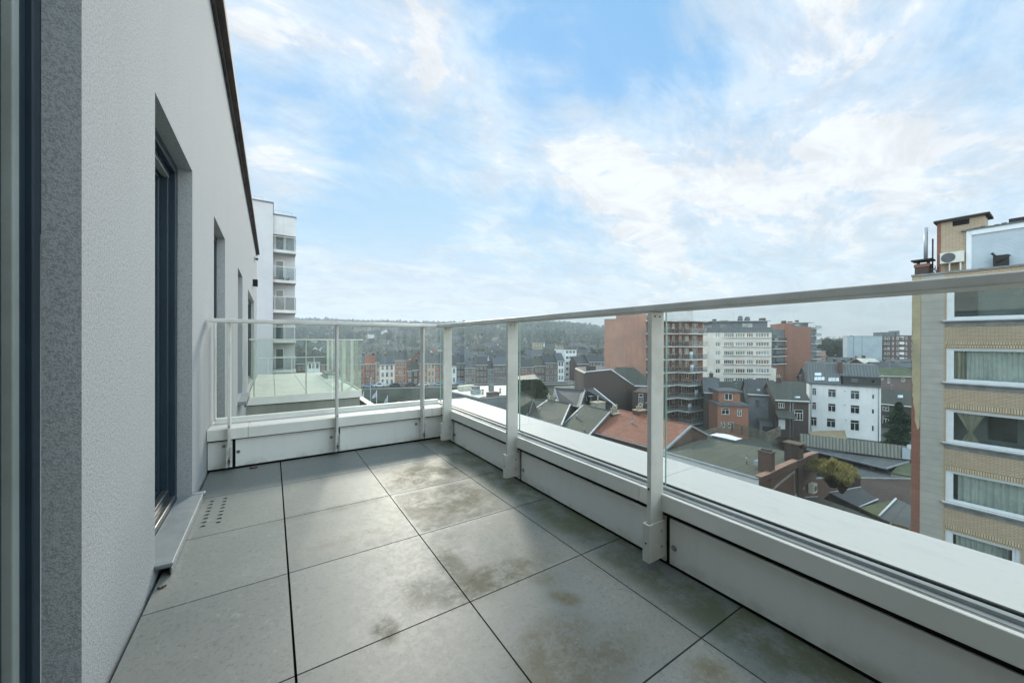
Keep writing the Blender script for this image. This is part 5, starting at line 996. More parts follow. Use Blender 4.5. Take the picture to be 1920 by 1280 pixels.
# mossy flat roofed building with stepped gable wall
zF = -9.3; q = [onz(1247, 846, zF), onz(1423, 896, zF), onz(1531, 855, zF), onz(1321, 821, zF)]
fr = thing('flat_roofed_building', 'flat mossy felt roof with white edge board and two brick stacks', 'building', ((q[0]+q[2])/2).xy[:]+(GZ,)); m = MB()
m.face(q, 'roof_felt') if (q[1]-q[0]).cross(q[2]-q[0]).z > 0 else m.face(q[::-1], 'roof_felt'); m.build('roof', fr); m = MB()
dn = lambda p, z: Vector((p.x, p.y, z))
m.face([dn(q[0], GZ), dn(q[1], GZ), dn(q[1], zF-.01), dn(q[0], zF-.01)], 'white_render'); m.face([dn(q[1], GZ), dn(q[2], GZ), dn(q[2], zF-.01), dn(q[1], zF-.01)], 'brown_brick'); m.face([dn(q[2], GZ), dn(q[3], GZ), dn(q[3], zF-.01), dn(q[2], zF-.01)], 'brown_brick'); m.face([dn(q[3], GZ), dn(q[0], GZ), dn(q[0], zF-.01), dn(q[3], zF-.01)], 'brown_brick'); m.build('wall', fr)
ff = (q[1]-q[0]).normalized(); fo = Vector((ff.y, -ff.x, 0)); m = MB(); F1 = Fac(q[0], q[1]); F1.box(m, -.1, F1.L, zF-.42, zF-.08, .01, .10, 'window_white'); F1.box(m, -.1, F1.L, zF-.079, zF+.03, .0, .30, 'zinc'); 
for a in (F1.L*.62, F1.L*.9): F1.box(m, a, a+.08, zF-1.6, zF-.43, .02, .1, 'window_white')
m.build('edge_board', fr)
F2 = Fac(q[1], q[2]); m = MB(); ns = 10; prof = lambda f: .10+.22*max(0, math.sin(max(0, f-.12)*3.0))+.14*(f > .70)*min(1, (f-.7)*8)
for k in range(ns):
    f0, f1 = k/ns, (k+1)/ns; a0, a1 = F2.L*f0, F2.L*f1; z0, z1 = zF+prof(f0), zF+prof(f1); P2 = F2.P
    m.hexa([P2(a0, zF-.3, .12), P2(a1, zF-.3, .12), P2(a1, zF-.3, -.22), P2(a0, zF-.3, -.22), P2(a0, z0, .12), P2(a1, z1, .12), P2(a1, z1, -.22), P2(a0, z0, -.22)], 'brown_brick')
m.build('gable_parapet', fr); m = MB()
for k in range(ns):
    f0, f1 = k/ns, (k+1)/ns; a0, a1 = F2.L*f0, F2.L*f1; z0, z1 = zF+prof(f0)+.002, zF+prof(f1)+.002; P2 = F2.P
    m.hexa([P2(a0, z0, .18), P2(a1, z1, .18), P2(a1, z1, -.28), P2(a0, z0, -.28), P2(a0, z0+.05, .18), P2(a1, z1+.05, .18), P2(a1, z1+.05, -.28), P2(a0, z0+.05, -.28)], 'terracotta')
m.build('coping', fr)
m = MB(); P2 = F2.P
for (a0, z0, a1, z1) in ((.6, -1.55, F2.L*.56, -.55), (F2.L*.56, -.6, F2.L*.57, -2.7), (F2.L*.57, -2.7, F2.L*.75, -2.3)):
    w_ = .09; m.hexa([P2(a0-.0, zF+z0-w_, .05), P2(a1+w_, zF+z1-w_, .05), P2(a1+w_, zF+z1-w_, .002), P2(a0, zF+z0-w_, .002), P2(a0, zF+z0+w_, .05), P2(a1+w_, zF+z1+w_, .05), P2(a1+w_, zF+z1+w_, .002), P2(a0, zF+z0+w_, .002)], 'concrete')
m.build('render_band', fr)
def fstack(F_, a0, a1, zb, zt, w0, w1, lab):
    m = MB(); F_.box(m, a0, a1, zb, zt, w0, w1, 'brown_brick'); F_.box(m, a0, a1, zF+.4, zF+.72, w1-1.55 if False else w0-.35, w0-.001, 'zinc'); o = m.build('chimney', fr); m = MB(); F_.box(m, a0-.07, a1+.07, zt+.001, zt+.07, w0-.07, w1+.07, 'old_cap'); F_.box(m, a0+.15, a1-.15, zt+.0801, zt+.16, w0+.12, w1-.12, 'soot'); m.build('cap', o)
x1 = F2.px(1447, 870)[0]; x2 = F2.px(1497, 850)[0]
fstack(F2, x1-.30, x1+.42, zF-1.2, F2.px(1447, 850)[1]+.05, -.85, .04, ''); 
m = MB(); zt = F2.px(1497, 841)[1]; F2.box(m, x2-.35, x2+.55, GZ+2, zt, -.9, .16, 'dark_brick'); o = m.build('chimney', fr); m = MB(); F2.box(m, x2-.45, x2+.65, zt+.36, zt+.46, -1.0, .26, 'old_cap'); F2.box(m, x2-.35, x2-.2, zt+.001, zt+.359, -.9, .16, 'dark_brick'); F2.box(m, x2+.40, x2+.55, zt+.001, zt+.359, -.9, .16, 'dark_brick'); m.build('cap', o)
a, z = F2.px(1517, 912); ac = thing('air_conditioner', 'white air conditioner unit bracketed on the brown gable wall below the mossy roof', 'air conditioner', F2.P(a, z, .2)); m = MB(); F2.box(m, a-.38, a+.38, z-.42, z+.38, .08, .46, 'ac_white'); m.build('casing', ac, .01); m = MB(); m.cyl(F2.P(a+.03, z-.02, .461), F2.P(a+.03, z-.02, .475), .25, .25, 'fan_dark', 18); m.build('fan_grille', ac)
sk = thing('dome_skylight', 'white domed skylight on the mossy flat roof', 'skylight', (*onz(1361, 822, zF).xy, zF)); c = onz(1361, 823, zF); ux = (q[1]-q[0]).normalized(); uy = Vector((-ux.y, ux.x, 0)); m = MB(); hw, hh = 1.35, .75
def sq(s, z): return [c+ux*a*hw*s+uy*b*hh*s+Vector((0, 0, z)) for a, b in ((-1, -1), (1, -1), (1, 1), (-1, 1))]
m.hexa(sq(1, .0)+sq(1, .26), 'dark_zinc'); m.build('kerb', sk); m = MB(); n = 8; zz = lambda a, b: .27+.24*(1-a*a)*(1-b*b)
for i in range(n):
    for j in range(n):
        A_ = [(-1+2*(i+p_)/n, -1+2*(j+r_)/n) for p_, r_ in ((0, 0), (1, 0), (1, 1), (0, 1))]; m.face([c+ux*a*hw*.97+uy*b*hh*.97+Vector((0, 0, zz(a, b))) for a, b in A_], 'white_render', True)
m.build('dome', sk)
# timber deck fence behind the flat roof
def fence(name, label, pts, h, mat, rails=(.15, .5, .95), cat='fence', bw=.09, step=1.6):
    e = thing(name, label, cat, pts[0]); 
    for a, b in zip(pts, pts[1:]):
        n = max(1, int((b-a).length/step))
        for i in range(n+1): q_ = a.lerp(b, i/n); m = MB(); m.box((q_.x-.06, q_.y-.06, q_.z), (q_.x+.06, q_.y+.06, q_.z+h), mat); m.build('post', e)
        for r in rails:
            m = MB(); F_ = Fac(a, b); z0 = a.z+h*r; F_.box(m, 0, F_.L, z0-bw, z0+bw, .061, .10, mat); m.build('rail', e)
    return e
zf = -10.6; fence('deck_fence', 'weathered timber deck fence behind the domed skylight', [onz(u, v, zf) for u, v in ((1322, 826), (1372, 811), (1391, 815), (1434, 828))], 1.15, 'wood_fence', (.12, .34, .56, .78, 1.0), bw=.07)
fence('deck_fence', 'short return of the timber deck fence left of the dry bush', [onz(u, v, zf) for u, v in ((1436, 829), (1462, 817))], 1.15, 'wood_fence', (.12, .34, .56, .78, 1.0), bw=.07)
# middle houses facing us
h1 = house('brick_house', 'narrow dark brick house between the orange tower and the orange brick house', Fac(pt(1322, 77), pt(1347, 76)), GZ, zat(735, 76), 9, 'dark_brick', 'slate_blue', 2.7, [Fac(pt(1322, 77), pt(1347, 76)).rect(1331.5, 759, 1341, 768)], chimney=False)
Fo = Fac(pt(1346, 71), pt(1404, 70)); W_ = [Fo.rect(*r) for r in ((1353, 765, 1367.6, 776.7), (1382.5, 767, 1390.6, 780), (1352, 790, 1359, 801), (1365, 791, 1376, 802))]
o2 = house('brick_house', 'orange brick house with flat step terrace in front of the cream block', Fo, GZ, zat(760, 70.5), 5, 'orange_brick', 'tile_grey', 0, W_, fm='window_white'); m = MB(); Fo.box(m, -.15, Fo.L+.15, zat(760, 70.5)+.002, zat(756.5, 70.5), -5, .25, 'dark_zinc'); m.build('roof_edge', o2)
Fo2 = Fac(pt(1348, 73), pt(1388, 72.3)); W2 = [Fo2.rect(1358.7, 737.4, 1373.5, 749.6)]; m = MB(); body(m, Fo2, zat(757, 73), zat(733, 73), 5, 'orange_brick', W2, .12); o3 = m.build('upper_storey', o2); window(o3, Fo2, W2[0], -.08, 'window_white', 'pane_dark', 2, 0, .08, .05, 'stone_sill'); m = MB(); Fo2.box(m, -.3, Fo2.L+.4, zat(733, 73)+.001, zat(730.5, 73), -5.2, .35, 'dark_zinc'); m.build('roof_edge', o2)
Fs = Fac(pt(1342, 82), pt(1405, 80)); st_ = thing('tiled_house', 'grey pantile roof slope behind the orange brick house', 'house', Fs.P(3, GZ, -4)); m = MB(); m.slab([Fs.P(0, zat(760, 79), 2), Fs.P(Fs.L, zat(760, 79), 2), Fs.P(Fs.L, zat(716, 82), -3), Fs.P(0, zat(716, 82), -3)], .2, 'tile_grey'); m.build('roof', st_); m = MB(); body(m, Fs, GZ, zat(742, 81), 7, 'brown_brick'); m.build('wall', st_)
Fg = Fac(pt(1403, 75), pt(1456, 73)); W_ = [Fg.rect(1416, 749.6, 1424, 764.5)]
h3 = house('clad_house', 'dark grey clad house with one tall window left of the brown brick house', Fg, GZ, zat(738, 74), 8, 'grey_cladding', 'slate_dark', 2.6, W_, fm='dark_zinc', tr=.3, n=1, chimney=False); m = MB(); s0, z1 = Fg.px(1420, 784); s1 = Fg.px(1452, 784)[0]; Fg.box(m, s0, s1, GZ, z1, .01, 2.5, 'dark_zinc'); Fg.box(m, s0+.5, s1-.3, GZ+.5, z1-1.0, 2.501, 2.55, 'pane_dark'); Fg.box(m, s0-.2, s1+.2, z1+.001, z1+.15, 0.02, 2.7, 'slate_moss'); m.build('extension', h3)
m = MB(); s0, z1 = Fg.px(1436, 724); Fg.box(m, s0-.4, s0-.4+.8, z1-.2, z1+.05, 0, .1, 'pane_sky')
Fd = Fac(pt(1455.5, 70), pt(1517, 68.5)); W_ = [Fd.rect(*r) for r in ((1459.7, 752, 1471, 764.5), (1489.5, 768, 1505.7, 787.5), (1459.7, 786, 1472, 804))]
h4 = house('brick_house', 'dark brown brick house with mossy roof and white windows left of the white house', Fd, GZ, zat(749, 69), 8, 'dark_brick', 'slate_moss', 2.9, W_[:2], n=3)
m = MB(); Fd.box(m, W_[2][0], W_[2][1], W_[2][2], W_[2][3], .001, .07, 'upvc'); m.build('shutter', h4); s0, z1 = Fd.px(1453, 769); s1, z2 = Fd.px(1487, 782); m = MB(); m.slab([Fd.P(s0, z2, 1.6), Fd.P(s1, z2, 1.6), Fd.P(s1, z1, .02), Fd.P(s0, z1, .02)], .12, 'slate_moss'); m.build('lean_to_roof', h4)
m = MB(); s0 = Fd.px(1481, 770)[0]
for x in (s0, s0+.45): m.cyl(Fd.P(x, GZ, .1), Fd.P(x, zat(752, 69), .1), .06, .06, 'zinc', 6)
m.build('drainpipe', h4)
def slopewin(parent, F_, depth, zt, rise, u0, v0, u1, v1, mat='pane_sky'):    # roof light lying in the front slope
    nn = (F_.n*rise+Vector((0, 0, depth/2))).normalized(); o_ = F_.P(0, zt, 0); pts = []
    for (u, v) in ((u0, v1), (u1, v1), (u1, v0), (u0, v0)): d = ray(u, v); k = (o_-CAM).dot(nn)/d.dot(nn); pts.append(CAM+d*k+nn*.10)
    m = MB(); m.slab(pts, .07, mat, 'dark_zinc'); m.build('roof_light', parent)
slopewin(h4, Fd, 8, zat(749, 69), 2.9, 1489.5, 743.5, 1500, 746.5); slopewin(h3, Fg, 8, zat(738, 74), 2.6, 1419, 729.5, 1425, 733)
Fw = Fac(onz(1517, 719, -7.5), onz(1652, 726.5, -7.5)); off = lambda *a: (1500+a[0]/4.922, 600+a[1]/4.922, 1500+a[2]/4.922, 600+a[3]/4.922)
W_ = [Fw.rect(*off(*r)) for r in ((110, 627, 152, 695), (110, 757, 150, 827), (100, 893, 155, 975), (257, 637, 333, 713), (257, 770, 330, 845), (245, 908, 328, 990), (465, 650, 550, 730), (465, 785, 550, 862), (463, 922, 549, 1020), (663, 685, 688, 730), (660, 820, 686, 865), (660, 972, 684, 1026))]
wh = thing('white_house', 'large white rendered house with four columns of windows and dark roof', 'house', Fw.P(Fw.L/2, GZ, -5)); zw = -7.5; m = MB(); body(m, Fw, GZ-1, zw, 10, 'white_render', W_, .16); m.build('wall', wh)
for i, h in enumerate(W_): window(wh, Fw, h, -.11, 'window_white', 'pane_dark' if i % 3 else 'pane_mid', 1 if i > 8 else 2, 0 if i > 8 else .28, .07, .05, None if i > 8 else 'upvc')
m = MB(); Fw.box(m, -.2, Fw.L+.2, zw+.002, zw+.25, -10, .3, 'dark_zinc')
zr1 = Fw.px(1585, 689)[1]+.6; sm = Fw.px(1577, 700)[0]; m.slab([Fw.P(-.4, zw+.26, .1), Fw.P(sm, zw+.26, .1), Fw.P(sm, zr1, -3.2), Fw.P(-.4, zr1+.1, -3.2)], .2, 'ribbed_roof'); m.slab([Fw.P(sm, zw+1.9, -1.2), Fw.P(Fw.L, zw+1.9, -1.2), Fw.P(Fw.L, zr1-.1, -3.2), Fw.P(sm, zr1, -3.2)], .2, 'ribbed_roof'); Fw.box(m, -.4, Fw.L, zw+.26, zr1-.12, -9.8, -3.21, 'ribbed_roof'); ro = m.build('roof', wh)
m = MB(); sd0 = Fw.px(1581, 710)[0]; Fw.box(m, sd0, Fw.L, zw+.26, zw+1.75, -3.2, -.2, 'slate_dark'); Fw.box(m, sd0-.15, Fw.L+.1, zw+1.751, zw+1.86, -3.4, .0, 'slate_blue'); dm_ = m.build('dormer', ro)
for r in ((475, 540, 533, 580), (655, 545, 700, 582)): h = Fw.rect(*off(*r)); window(dm_, Fw, (h[0], h[1], zw+.75, zw+1.45), -.19, 'dark_zinc', 'pane_light' if r[0] < 500 else 'pane_dark', 1, 0, .05, .04)
nn = ((Fw.n)*(zr1-zw-.26)+Vector((0, 0, 3.3))).normalized(); o_ = Fw.P(0, zw+.26, .1)
for (a, b, c_, d_) in [off(*r) for r in ((135, 487, 197, 515), (133, 526, 162, 557), (165, 526, 194, 557), (197, 526, 226, 557), (262, 532, 294, 567), (297, 532, 327, 567), (330, 532, 360, 567))]:
    pts = []
    for (u, v) in ((a, d_), (c_, d_), (c_, b), (a, b)): d = ray(u, v); pts.append(CAM+d*((o_-CAM).dot(nn)/d.dot(nn))+nn*.09)
    m = MB(); m.slab(pts, .06, 'pane_sky', 'dark_zinc'); m.build('roof_light', ro)
m = MB(); m.cyl(Fw.P(.35, GZ, .08), Fw.P(.35, zw, .08), .06, .06, 'zinc', 6); m.build('drainpipe', wh); m = MB(); x = Fw.px(1647.5, 760)[0]; m.cyl(Fw.P(x, GZ, .08), Fw.P(x, zw, .08), .06, .06, 'zinc', 6); m.build('drainpipe', wh)
m = MB(); Fw.box(m, sm-.3, sm+.35, zw+.3, zr1+.3, -3.4, -1.5, 'brown_brick'); m.build('chimney', ro)
for (u, v) in ((1584, 733), (1584, 759), (1586, 787)): a, z = Fw.px(u, v); m = MB(); Fw.box(m, a-.12, a+.12, z-.08, z+.08, .001, .10, 'gutter_grey'); m.build('wall_vent', wh)
Fr = Fac(pt(1652.5, 80), pt(1722, 76)); W_ = [Fr.rect(*r) for r in ((1655, 760, 1667, 770), (1655, 779, 1666.6, 795.5), (1678, 760, 1684, 768))]
h5 = house('brick_house', 'dark brick house with white windows behind the conifer', Fr, GZ, zat(757, 78), 8, 'dark_brick', 'slate_moss', 2.8, W_, chimney=False, tr=.35, n=2); slopewin(h5, Fr, 8, zat(757, 78), 2.8, 1683, 741, 1693, 746)
F6 = Fac(pt(1649, 100), pt(1722, 98)); W_ = [F6.rect(*r) for r in ((1652, 703, 1656.5, 712), (1664, 706, 1669, 718), (1690, 709, 1697, 715))]
h6 = house('brick_house', 'brown house with long white gutter line right of the white house roof', F6, GZ, zat(703, 99), 9, 'purple_brick', 'moss_roof', 2.0, W_, chimney=False, tr=0)
for k, (u0, u1, t, vt, rm, lab) in enumerate(((1630, 1662, 125, 684, 'roof_pale', 'low building with pale roof under the pale blue gable'), (1656, 1700, 118, 692, 'slate_dark', 'dark roofed house below the brick flats'), (1560, 1600, 150, 688, 'tile_grey', 'brown roofed house below the distant bare trees'), (1600, 1640, 160, 684, 'tile_grey', 'low grey roofed house at the foot of the pale blue gable'), (1520, 1556, 135, 690, 'slate_blue', 'low slate roofed house left of the white house ridge'), (1400, 1450, 95, 733, 'slate_dark', 'slate roofed house squeezed below the cream block'), (1326, 1360, 88, 728, 'slate_blue', 'grey slate roof beside the orange tower balconies'), (1480, 1530, 92, 735, 'slate_moss', 'mossy roof below the brown tower'))):
    Fx = Fac(pt(u0, t), pt(u1, t)); house('row_house', lab, Fx, GZ, zat(vt, t), 9, 'brown_brick', rm, 2.4, grid_wins(Fx, 2, zat(vt, t)-3, 1, 3, 1, 1.2), chimney=k % 2 == 0, tr=0)
# long shed with corrugated wall, flat roofs and garden walls
zt, zb = -12.1, -13.75; Fc = Fac(onz(1500, 812, zt), onz(1709, 837, zt)); sh = thing('shed', 'long shed with weathered corrugated sheet wall and flat canopy roof', 'shed', Fc.P(Fc.L/2, GZ, -2)); m = MB(); P5 = Fc.P
m.face([P5(0, zb, .25), P5(Fc.L, zb, .25), P5(Fc.L, zt, 0), P5(0, zt, 0)], 'corrugated'); m.face([P5(0, zt, 0), P5(Fc.L, zt, 0), P5(Fc.L, zt-1.2, -3.5), P5(0, zt-1.2, -3.5)], 'corrugated'); m.build('corrugated_roof', sh); m = MB(); Fc.box(m, 0, Fc.L, GZ, zb-.02, -3.5, .2, 'dark_brick'); m.build('wall', sh)
zc = -13.9; q = [onz(1511, 841, zc), onz(1660, 877, zc), onz(1712, 861, zc)]; q.insert(0, Fc.P(0, 0, .2)+Vector((0, 0, zc))); q.append(Fc.P(Fc.L, 0, .2)+Vector((0, 0, zc))); q = [Vector((a.x, a.y, zc)) for a in q]; m = MB(); m.slab(q, .12, 'roof_felt_grey'); m.build('canopy_roof', sh); m = MB()
for a, b in ((q[1], q[2]), (q[2], q[3])): F_ = Fac(a, b); F_.box(m, 0, F_.L, zc-.13, zc+.04, .002, .12, 'zinc')
m.build('gutter', sh); m = MB(); F_ = Fac(q[1], q[2]); F_.box(m, .3, F_.L-.3, GZ, zc-.14, -1.6, -1.2, 'dark_brick'); F_ = Fac(q[2], q[3]); F_.box(m, .3, F_.L, GZ, zc-.14, -1.6, -1.2, 'dark_brick'); m.build('wall', sh)
m = MB(); a, z = Fc.px(1701, 850); Fc.box(m, a-.5, a+.2, zb+.1, zt-.2, .26, .40, 'shutter'); m.build('door', sh)
e = thing('satellite_dish', 'small round white satellite dish at the right end of the corrugated shed', 'satellite dish', Fc.P(Fc.L-.6, zt, .2)); m = MB(); c = Fc.P(Fc.px(1705, 833)[0], zt+.05, .4); m.cyl(c, c+Fc.n*.06, .30, .30, 'upvc', 16); m.build('dish', e); m = MB(); m.cyl(c-Fc.n*.05, c-Vector((0, 0, 1.0)), .03, .03, 'upvc', 6); m.build('mast', e)
zq = -14.2; q = [onz(u, v, zq) for u, v in ((1519, 815), (1589, 823), (1584, 806), (1520, 808))]; bd = thing('lean_to', 'tan boarded lean to roof at the foot of the white house', 'shed', (*q[0].xy, GZ)); m = MB(); up_ = Vector((0, 0, .0)); m.slab(q, .15, 'wood_board'); m.build('roof', bd); m = MB(); m.face([dn(q[0], GZ), dn(q[1], GZ), q[1], q[0]], 'concrete'); m.face([dn(q[1], GZ), dn(q[2], GZ), q[2], q[1]], 'concrete'); m.build('wall', bd)
def lowroof(name, label, px, zs, rmat, wmat, edge=None, th=.12, cat='roof'):
    q = [onz(u, v, z) for (u, v), z in zip(px, zs if isinstance(zs, (list, tuple)) else [zs]*len(px))]; c = sum(q, Vector())/len(q); e = thing(name, label, cat, (c.x, c.y, GZ)); m = MB(); m.slab(q, th, rmat); m.build('roof', e); n = len(q); m = MB()
    qq = [c+(p-c)*.985 for p in q]
    for i in range(n):
        a, b = qq[i], qq[(i+1) % n]; m.face([dn(a, GZ), dn(b, GZ), b-Vector((0, 0, th)), a-Vector((0, 0, th))], wmat)
    m.build('wall', e)
    if edge:
        m = MB()
        for (i, j, mt, r_) in edge: a, b = q[i]+Vector((0, 0, .04)), q[j]+Vector((0, 0, .04)); m.cyl(a, b, r_, r_, mt, 6)
        m.build('edge', e)
    return e
lowroof('garage_roof', 'wide blue grey flat roof in front of the long canopy', ((1575, 868), (1612, 894), (1712, 896), (1712, 880), (1660, 884), (1600, 866)), -14.7, 'roof_felt_grey', 'dark_brick')
lowroof('garage_roof', 'yellow green mossy low roof beside the red brick pier', ((1670, 886), (1712, 893), (1712, 868), (1690, 866)), [-14.3, -14.3, -14.0, -14.0], 'moss_roof', 'concrete')
def gwall(label, u0, v0, u1, v1, z, mat, th=.3, zb=GZ, cop='stone_sill'):
    F_ = Fpx(u0, v0, u1, v1, z); e = thing('garden_wall', label, 'wall', F_.P(0, zb, 0)); m = MB(); F_.box(m, 0, F_.L, zb, z-.06, -th, 0, mat); m.build('wall', e); m = MB(); F_.box(m, -.03, F_.L, z-.059, z, -th-.05, .05, cop); m.build('coping', e)
gwall('greyish purple brick garden wall running to the red brick pier', 1614, 896, 1714, 897.5, -14.2, 'purple_brick')
gwall('dark end face of the garden wall below the yellow bush', 1586, 890, 1613.5, 896, -14.2, 'dark_brick')
gwall('brown brick garden wall beneath the yellow bush', 1530, 897, 1586, 893, -13.4, 'brown_brick')
lowroof('shed_roof', 'dark blue grey pitched roof with pale ridge below the brown wall', ((1545, 934), (1611, 951), (1646, 936), (1614, 913), (1556, 924)), [-12.9, -13.2, -13.2, -12.3, -12.3], 'slate_dark', 'dark_brick', ((4, 3, 'zinc', .05), (2, 1, 'upvc', .06)))
lowroof('shed_roof', 'moss covered roof triangle with white sheet edge near the red brick pier', ((1612, 951), (1648, 968), (1680, 935), (1660, 938)), [-13.1, -13.1, -12.6, -12.7], 'moss_roof', 'dark_brick', ((1, 2, 'upvc', .07),))
lowroof('shed_roof', 'grey felt roof right of the moss roof reaching the red brick pier', ((1648, 969), (1700, 992), (1716, 990), (1714, 950), (1682, 935)), [-13.1, -13.1, -13.1, -12.7, -12.6], 'roof_felt_grey', 'dark_brick')
lowroof('long_roof', 'long mossy grey roof running close along the parapet edge', ((1480, 935), (1700, 1012), (1712, 1005), (1600, 955), (1533, 931)), [-12.6, -12.6, -12.6, -12.5, -12.5], 'roof_felt', 'dark_brick', ((0, 4, 'zinc', .05),))
q = onz(1684, 992, -12.0); e = thing('planter_box', 'weathered wooden crate like box frame on the roof beside the red brick pier', 'box', q); hw = .75
for (dx0, dy0, dx1, dy1) in ((-hw, -.5, hw, -.42), (-hw, .42, hw, .5), (-hw, -.419, -hw+.08, .419), (hw-.08, -.419, hw, .419)): m = MB(); m.box((q.x+dx0, q.y+dy0, q.z-.5), (q.x+dx1, q.y+dy1, q.z+.1), 'wood_board'); m.build('board', e)
# ------------------------------------------------------------------ roofs low between the railing posts (centre)
def tri_house(name, label, ridgeL, ridgeR, eaveL, eaveR, zr, ze, rmat, wmat, back=.4, edge='zinc', gut=True):
    RL, RR, EL, ER = onz(*ridgeL, zr), onz(*ridgeR, zr), onz(*eaveL, ze), onz(*eaveR, ze); B = RR+(RR-ER); B.z = ze; return gabled(name, label, RL, RR, EL, ER, B, rmat, wmat, edge, gut=gut)
p1, pr1 = tri_house('tiled_house', 'grey green ribbed tile roof with pale verge right of the second railing post', (1028, 750), (1068, 757), (990, 775), (1052, 794), -7.5, -9.0, 'tile_grey', 'brown_brick')
p2, pr2 = tri_house('tiled_house', 'mossy dark green tile roof touching the orange tiled house', (1095, 759), (1143, 770.5), (1054, 798), (1104, 814), -7.6, -9.3, 'tile_green', 'brown_brick')
p3, pr3 = tri_house('tiled_house', 'dark diamond patterned tile roof directly right of the second railing post', (972, 733), (1000, 747), (958, 772), (990, 778), -7.0, -9.2, 'tile_green', 'brown_brick', gut=False)
stack(pr1, 1029, 752, 742, -7.7, .35, 'zinc', 1, .5); stack(pr2, 1121, 762, 753.5, -7.7, 1.6, 'concrete', 1, 1.1)
m = MB(); a, b = onz(1085, 803, -9.1), onz(1098, 806, -9.1); m.box((a.x-.1, a.y-.8, -9.3), (b.x, b.y+.1, -8.9), 'zinc'); m.build('roof_hatch', pr2)
gx_ = thing('gabled_house', 'big dark brick gable with pale stepped edge in front of the orange blank wall', 'house', (*pt(1140, 63).xy, GZ)); tg = 60; ol = [(1095, 745), (1095, 700), (1098, 697), (1146, 692.5), (1161, 703), (1188, 722), (1204, 737), (1204, 745)]
def vp(u, v, t): q_ = pt(u, t, v); q_ = Vector(q_); return q_
fr_ = [vp(u, v, tg+(u-1095)*.015) for u, v in ol]; fr_[0].z = GZ; fr_[-1].z = GZ; bk = [p+Vector((fw.x, fw.y, 0))*9-Vector((0, 0, .02)) for p in fr_]
m = MB(); m.face(fr_[::-1], 'dark_brick'); m.face(bk, 'dark_brick')
m.face([fr_[0], fr_[1], bk[1], bk[0]], 'dark_brick'); m.face([fr_[-1], fr_[-2], bk[-2], bk[-1]], 'dark_brick'); m.build('wall', gx_); m = MB()
for k in range(1, 6): m.slab([fr_[k], fr_[k+1], bk[k+1]+Vector((0, 0, .1)), bk[k]+Vector((0, 0, .1))], .1, 'slate_dark')
m.build('roof', gx_); m = MB()
for k in (1, 2, 3, 4): a, b = fr_[k+(0)], fr_[k+1]; m.cyl(a, b if k != 4 else a.lerp(b, .95), .09, .09, 'upvc', 6)
m.build('verge', gx_); m = MB(); q_ = vp(1108, 694, 61); m.box((q_.x-.7, q_.y-.4, q_.z-1.2), (q_.x+.7, q_.y+.4, q_.z+.7), 'dark_brick'); m.build('chimney', gx_)
Fh = Fac(pt(1146, 66), pt(1230, 64)); hh_ = house('brick_house', 'reddish brick house with hipped roof behind the dark gable', Fh, GZ, zat(722, 65), 8, 'tower_brick', 'tile_orange', 0, [Fh.rect(1198, 738, 1206, 757)], chimney=False); m = MB()
A_, B_, C_, D_ = Fh.P(0, zat(722, 65), .2), Fh.P(Fh.L, zat(722, 65), .2), Fh.P(Fh.L*.55, zat(690, 66), -4), Fh.P(Fh.L*.1, zat(690, 66), -4); m.slab([A_, B_, C_, D_], .15, 'slate_moss'); m.slab([B_, Fh.P(Fh.L, zat(722, 65), -8), C_], .15, 'slate_moss'); m.slab([Fh.P(0, zat(722, 65), -8), A_, D_], .15, 'slate_moss'); m.build('roof', hh_); m = MB(); Fh.box(m, Fh.px(1182, 722)[0], Fh.L, zat(723, 65), zat(721, 65), .21, .35, 'upvc'); m.build('gutter', hh_)
Fk = Fac(pt(1186, 57), pt(1236, 55)); kk = house('brick_house', 'dark brick house wall with one white framed window behind the chimney pots', Fk, GZ, zat(735, 56), 6, 'dark_brick', 'slate_dark', 0, [Fk.rect(1197.5, 738, 1206, 757)], chimney=False)
s1, sr1 = tri_house('slate_house', 'dark slate roof with a long diagonal ridge line below the dark gable', (1041, 727), (1095, 731), (1050, 752), (1086, 760), -6.2, -7.8, 'slate_dark', 'dark_brick')
s2, sr2 = tri_house('slate_house', 'low slate gable with white verge at the foot of the dark gable', (1097, 729), (1112, 727.5), (1100, 748), (1150, 758), -6.2, -7.9, 'slate_dark', 'dark_brick', edge='upvc', gut=False)
m1 = thing('mansard_house', 'dark green ivy covered gable wall with thin white edge', 'house', (*pt(1000, 60).xy, GZ)); ol = [(970, 745), (970, 713), (1008, 709), (1014, 713), (1022, 728), (1036, 745)]; a_ = [vp(u, v, 58) for u, v in ol]; a_[0].z = GZ; a_[-1].z = GZ; b_ = [p+Vector((fw.x, fw.y, 0))*7 for p in a_]; m = MB(); m.face(a_[::-1], 'moss_roof'); m.face(b_, 'dark_brick')
for k in range(5): m.face([a_[k], a_[k+1], b_[k+1], b_[k]], 'slate_moss')
m.build('wall', m1); m = MB(); 
for k in (1, 2, 3): m.cyl(a_[k], a_[k+1], .06, .06, 'upvc', 6)
m.build('verge', m1); m = MB(); rgi = random.Random(6)
for k in range(5000):
    f = rgi.random(); u = 971+60*f; vt_ = 712 if u < 1014 else 712+(u-1014)*1.45; v = vt_+(749-vt_)*rgi.random()**.8
    if u < 990 and rgi.random() < .6: continue
    q_ = vp(u, v, 57.9-rgi.random()*.25); s = .16*rgi.uniform(.5, 1.2); a = rgi.uniform(0, 6.28); d1 = Vector((math.cos(a)*s, rgi.uniform(-.3, .3)*s, math.sin(a)*s)); d2 = Vector((-math.sin(a)*s, rgi.uniform(-.5, .5)*s, math.cos(a)*s)); m.face([q_-d1, q_-d2, q_+d1, q_+d2], 'ivy')
m.build('ivy', m1)
lowroof('garage_roof', 'long yellow green mossy flat roof below the ivy wall', ((995, 748), (1040, 752), (1040, 741), (1000, 739)), -8.0, 'moss_roof', 'concrete')
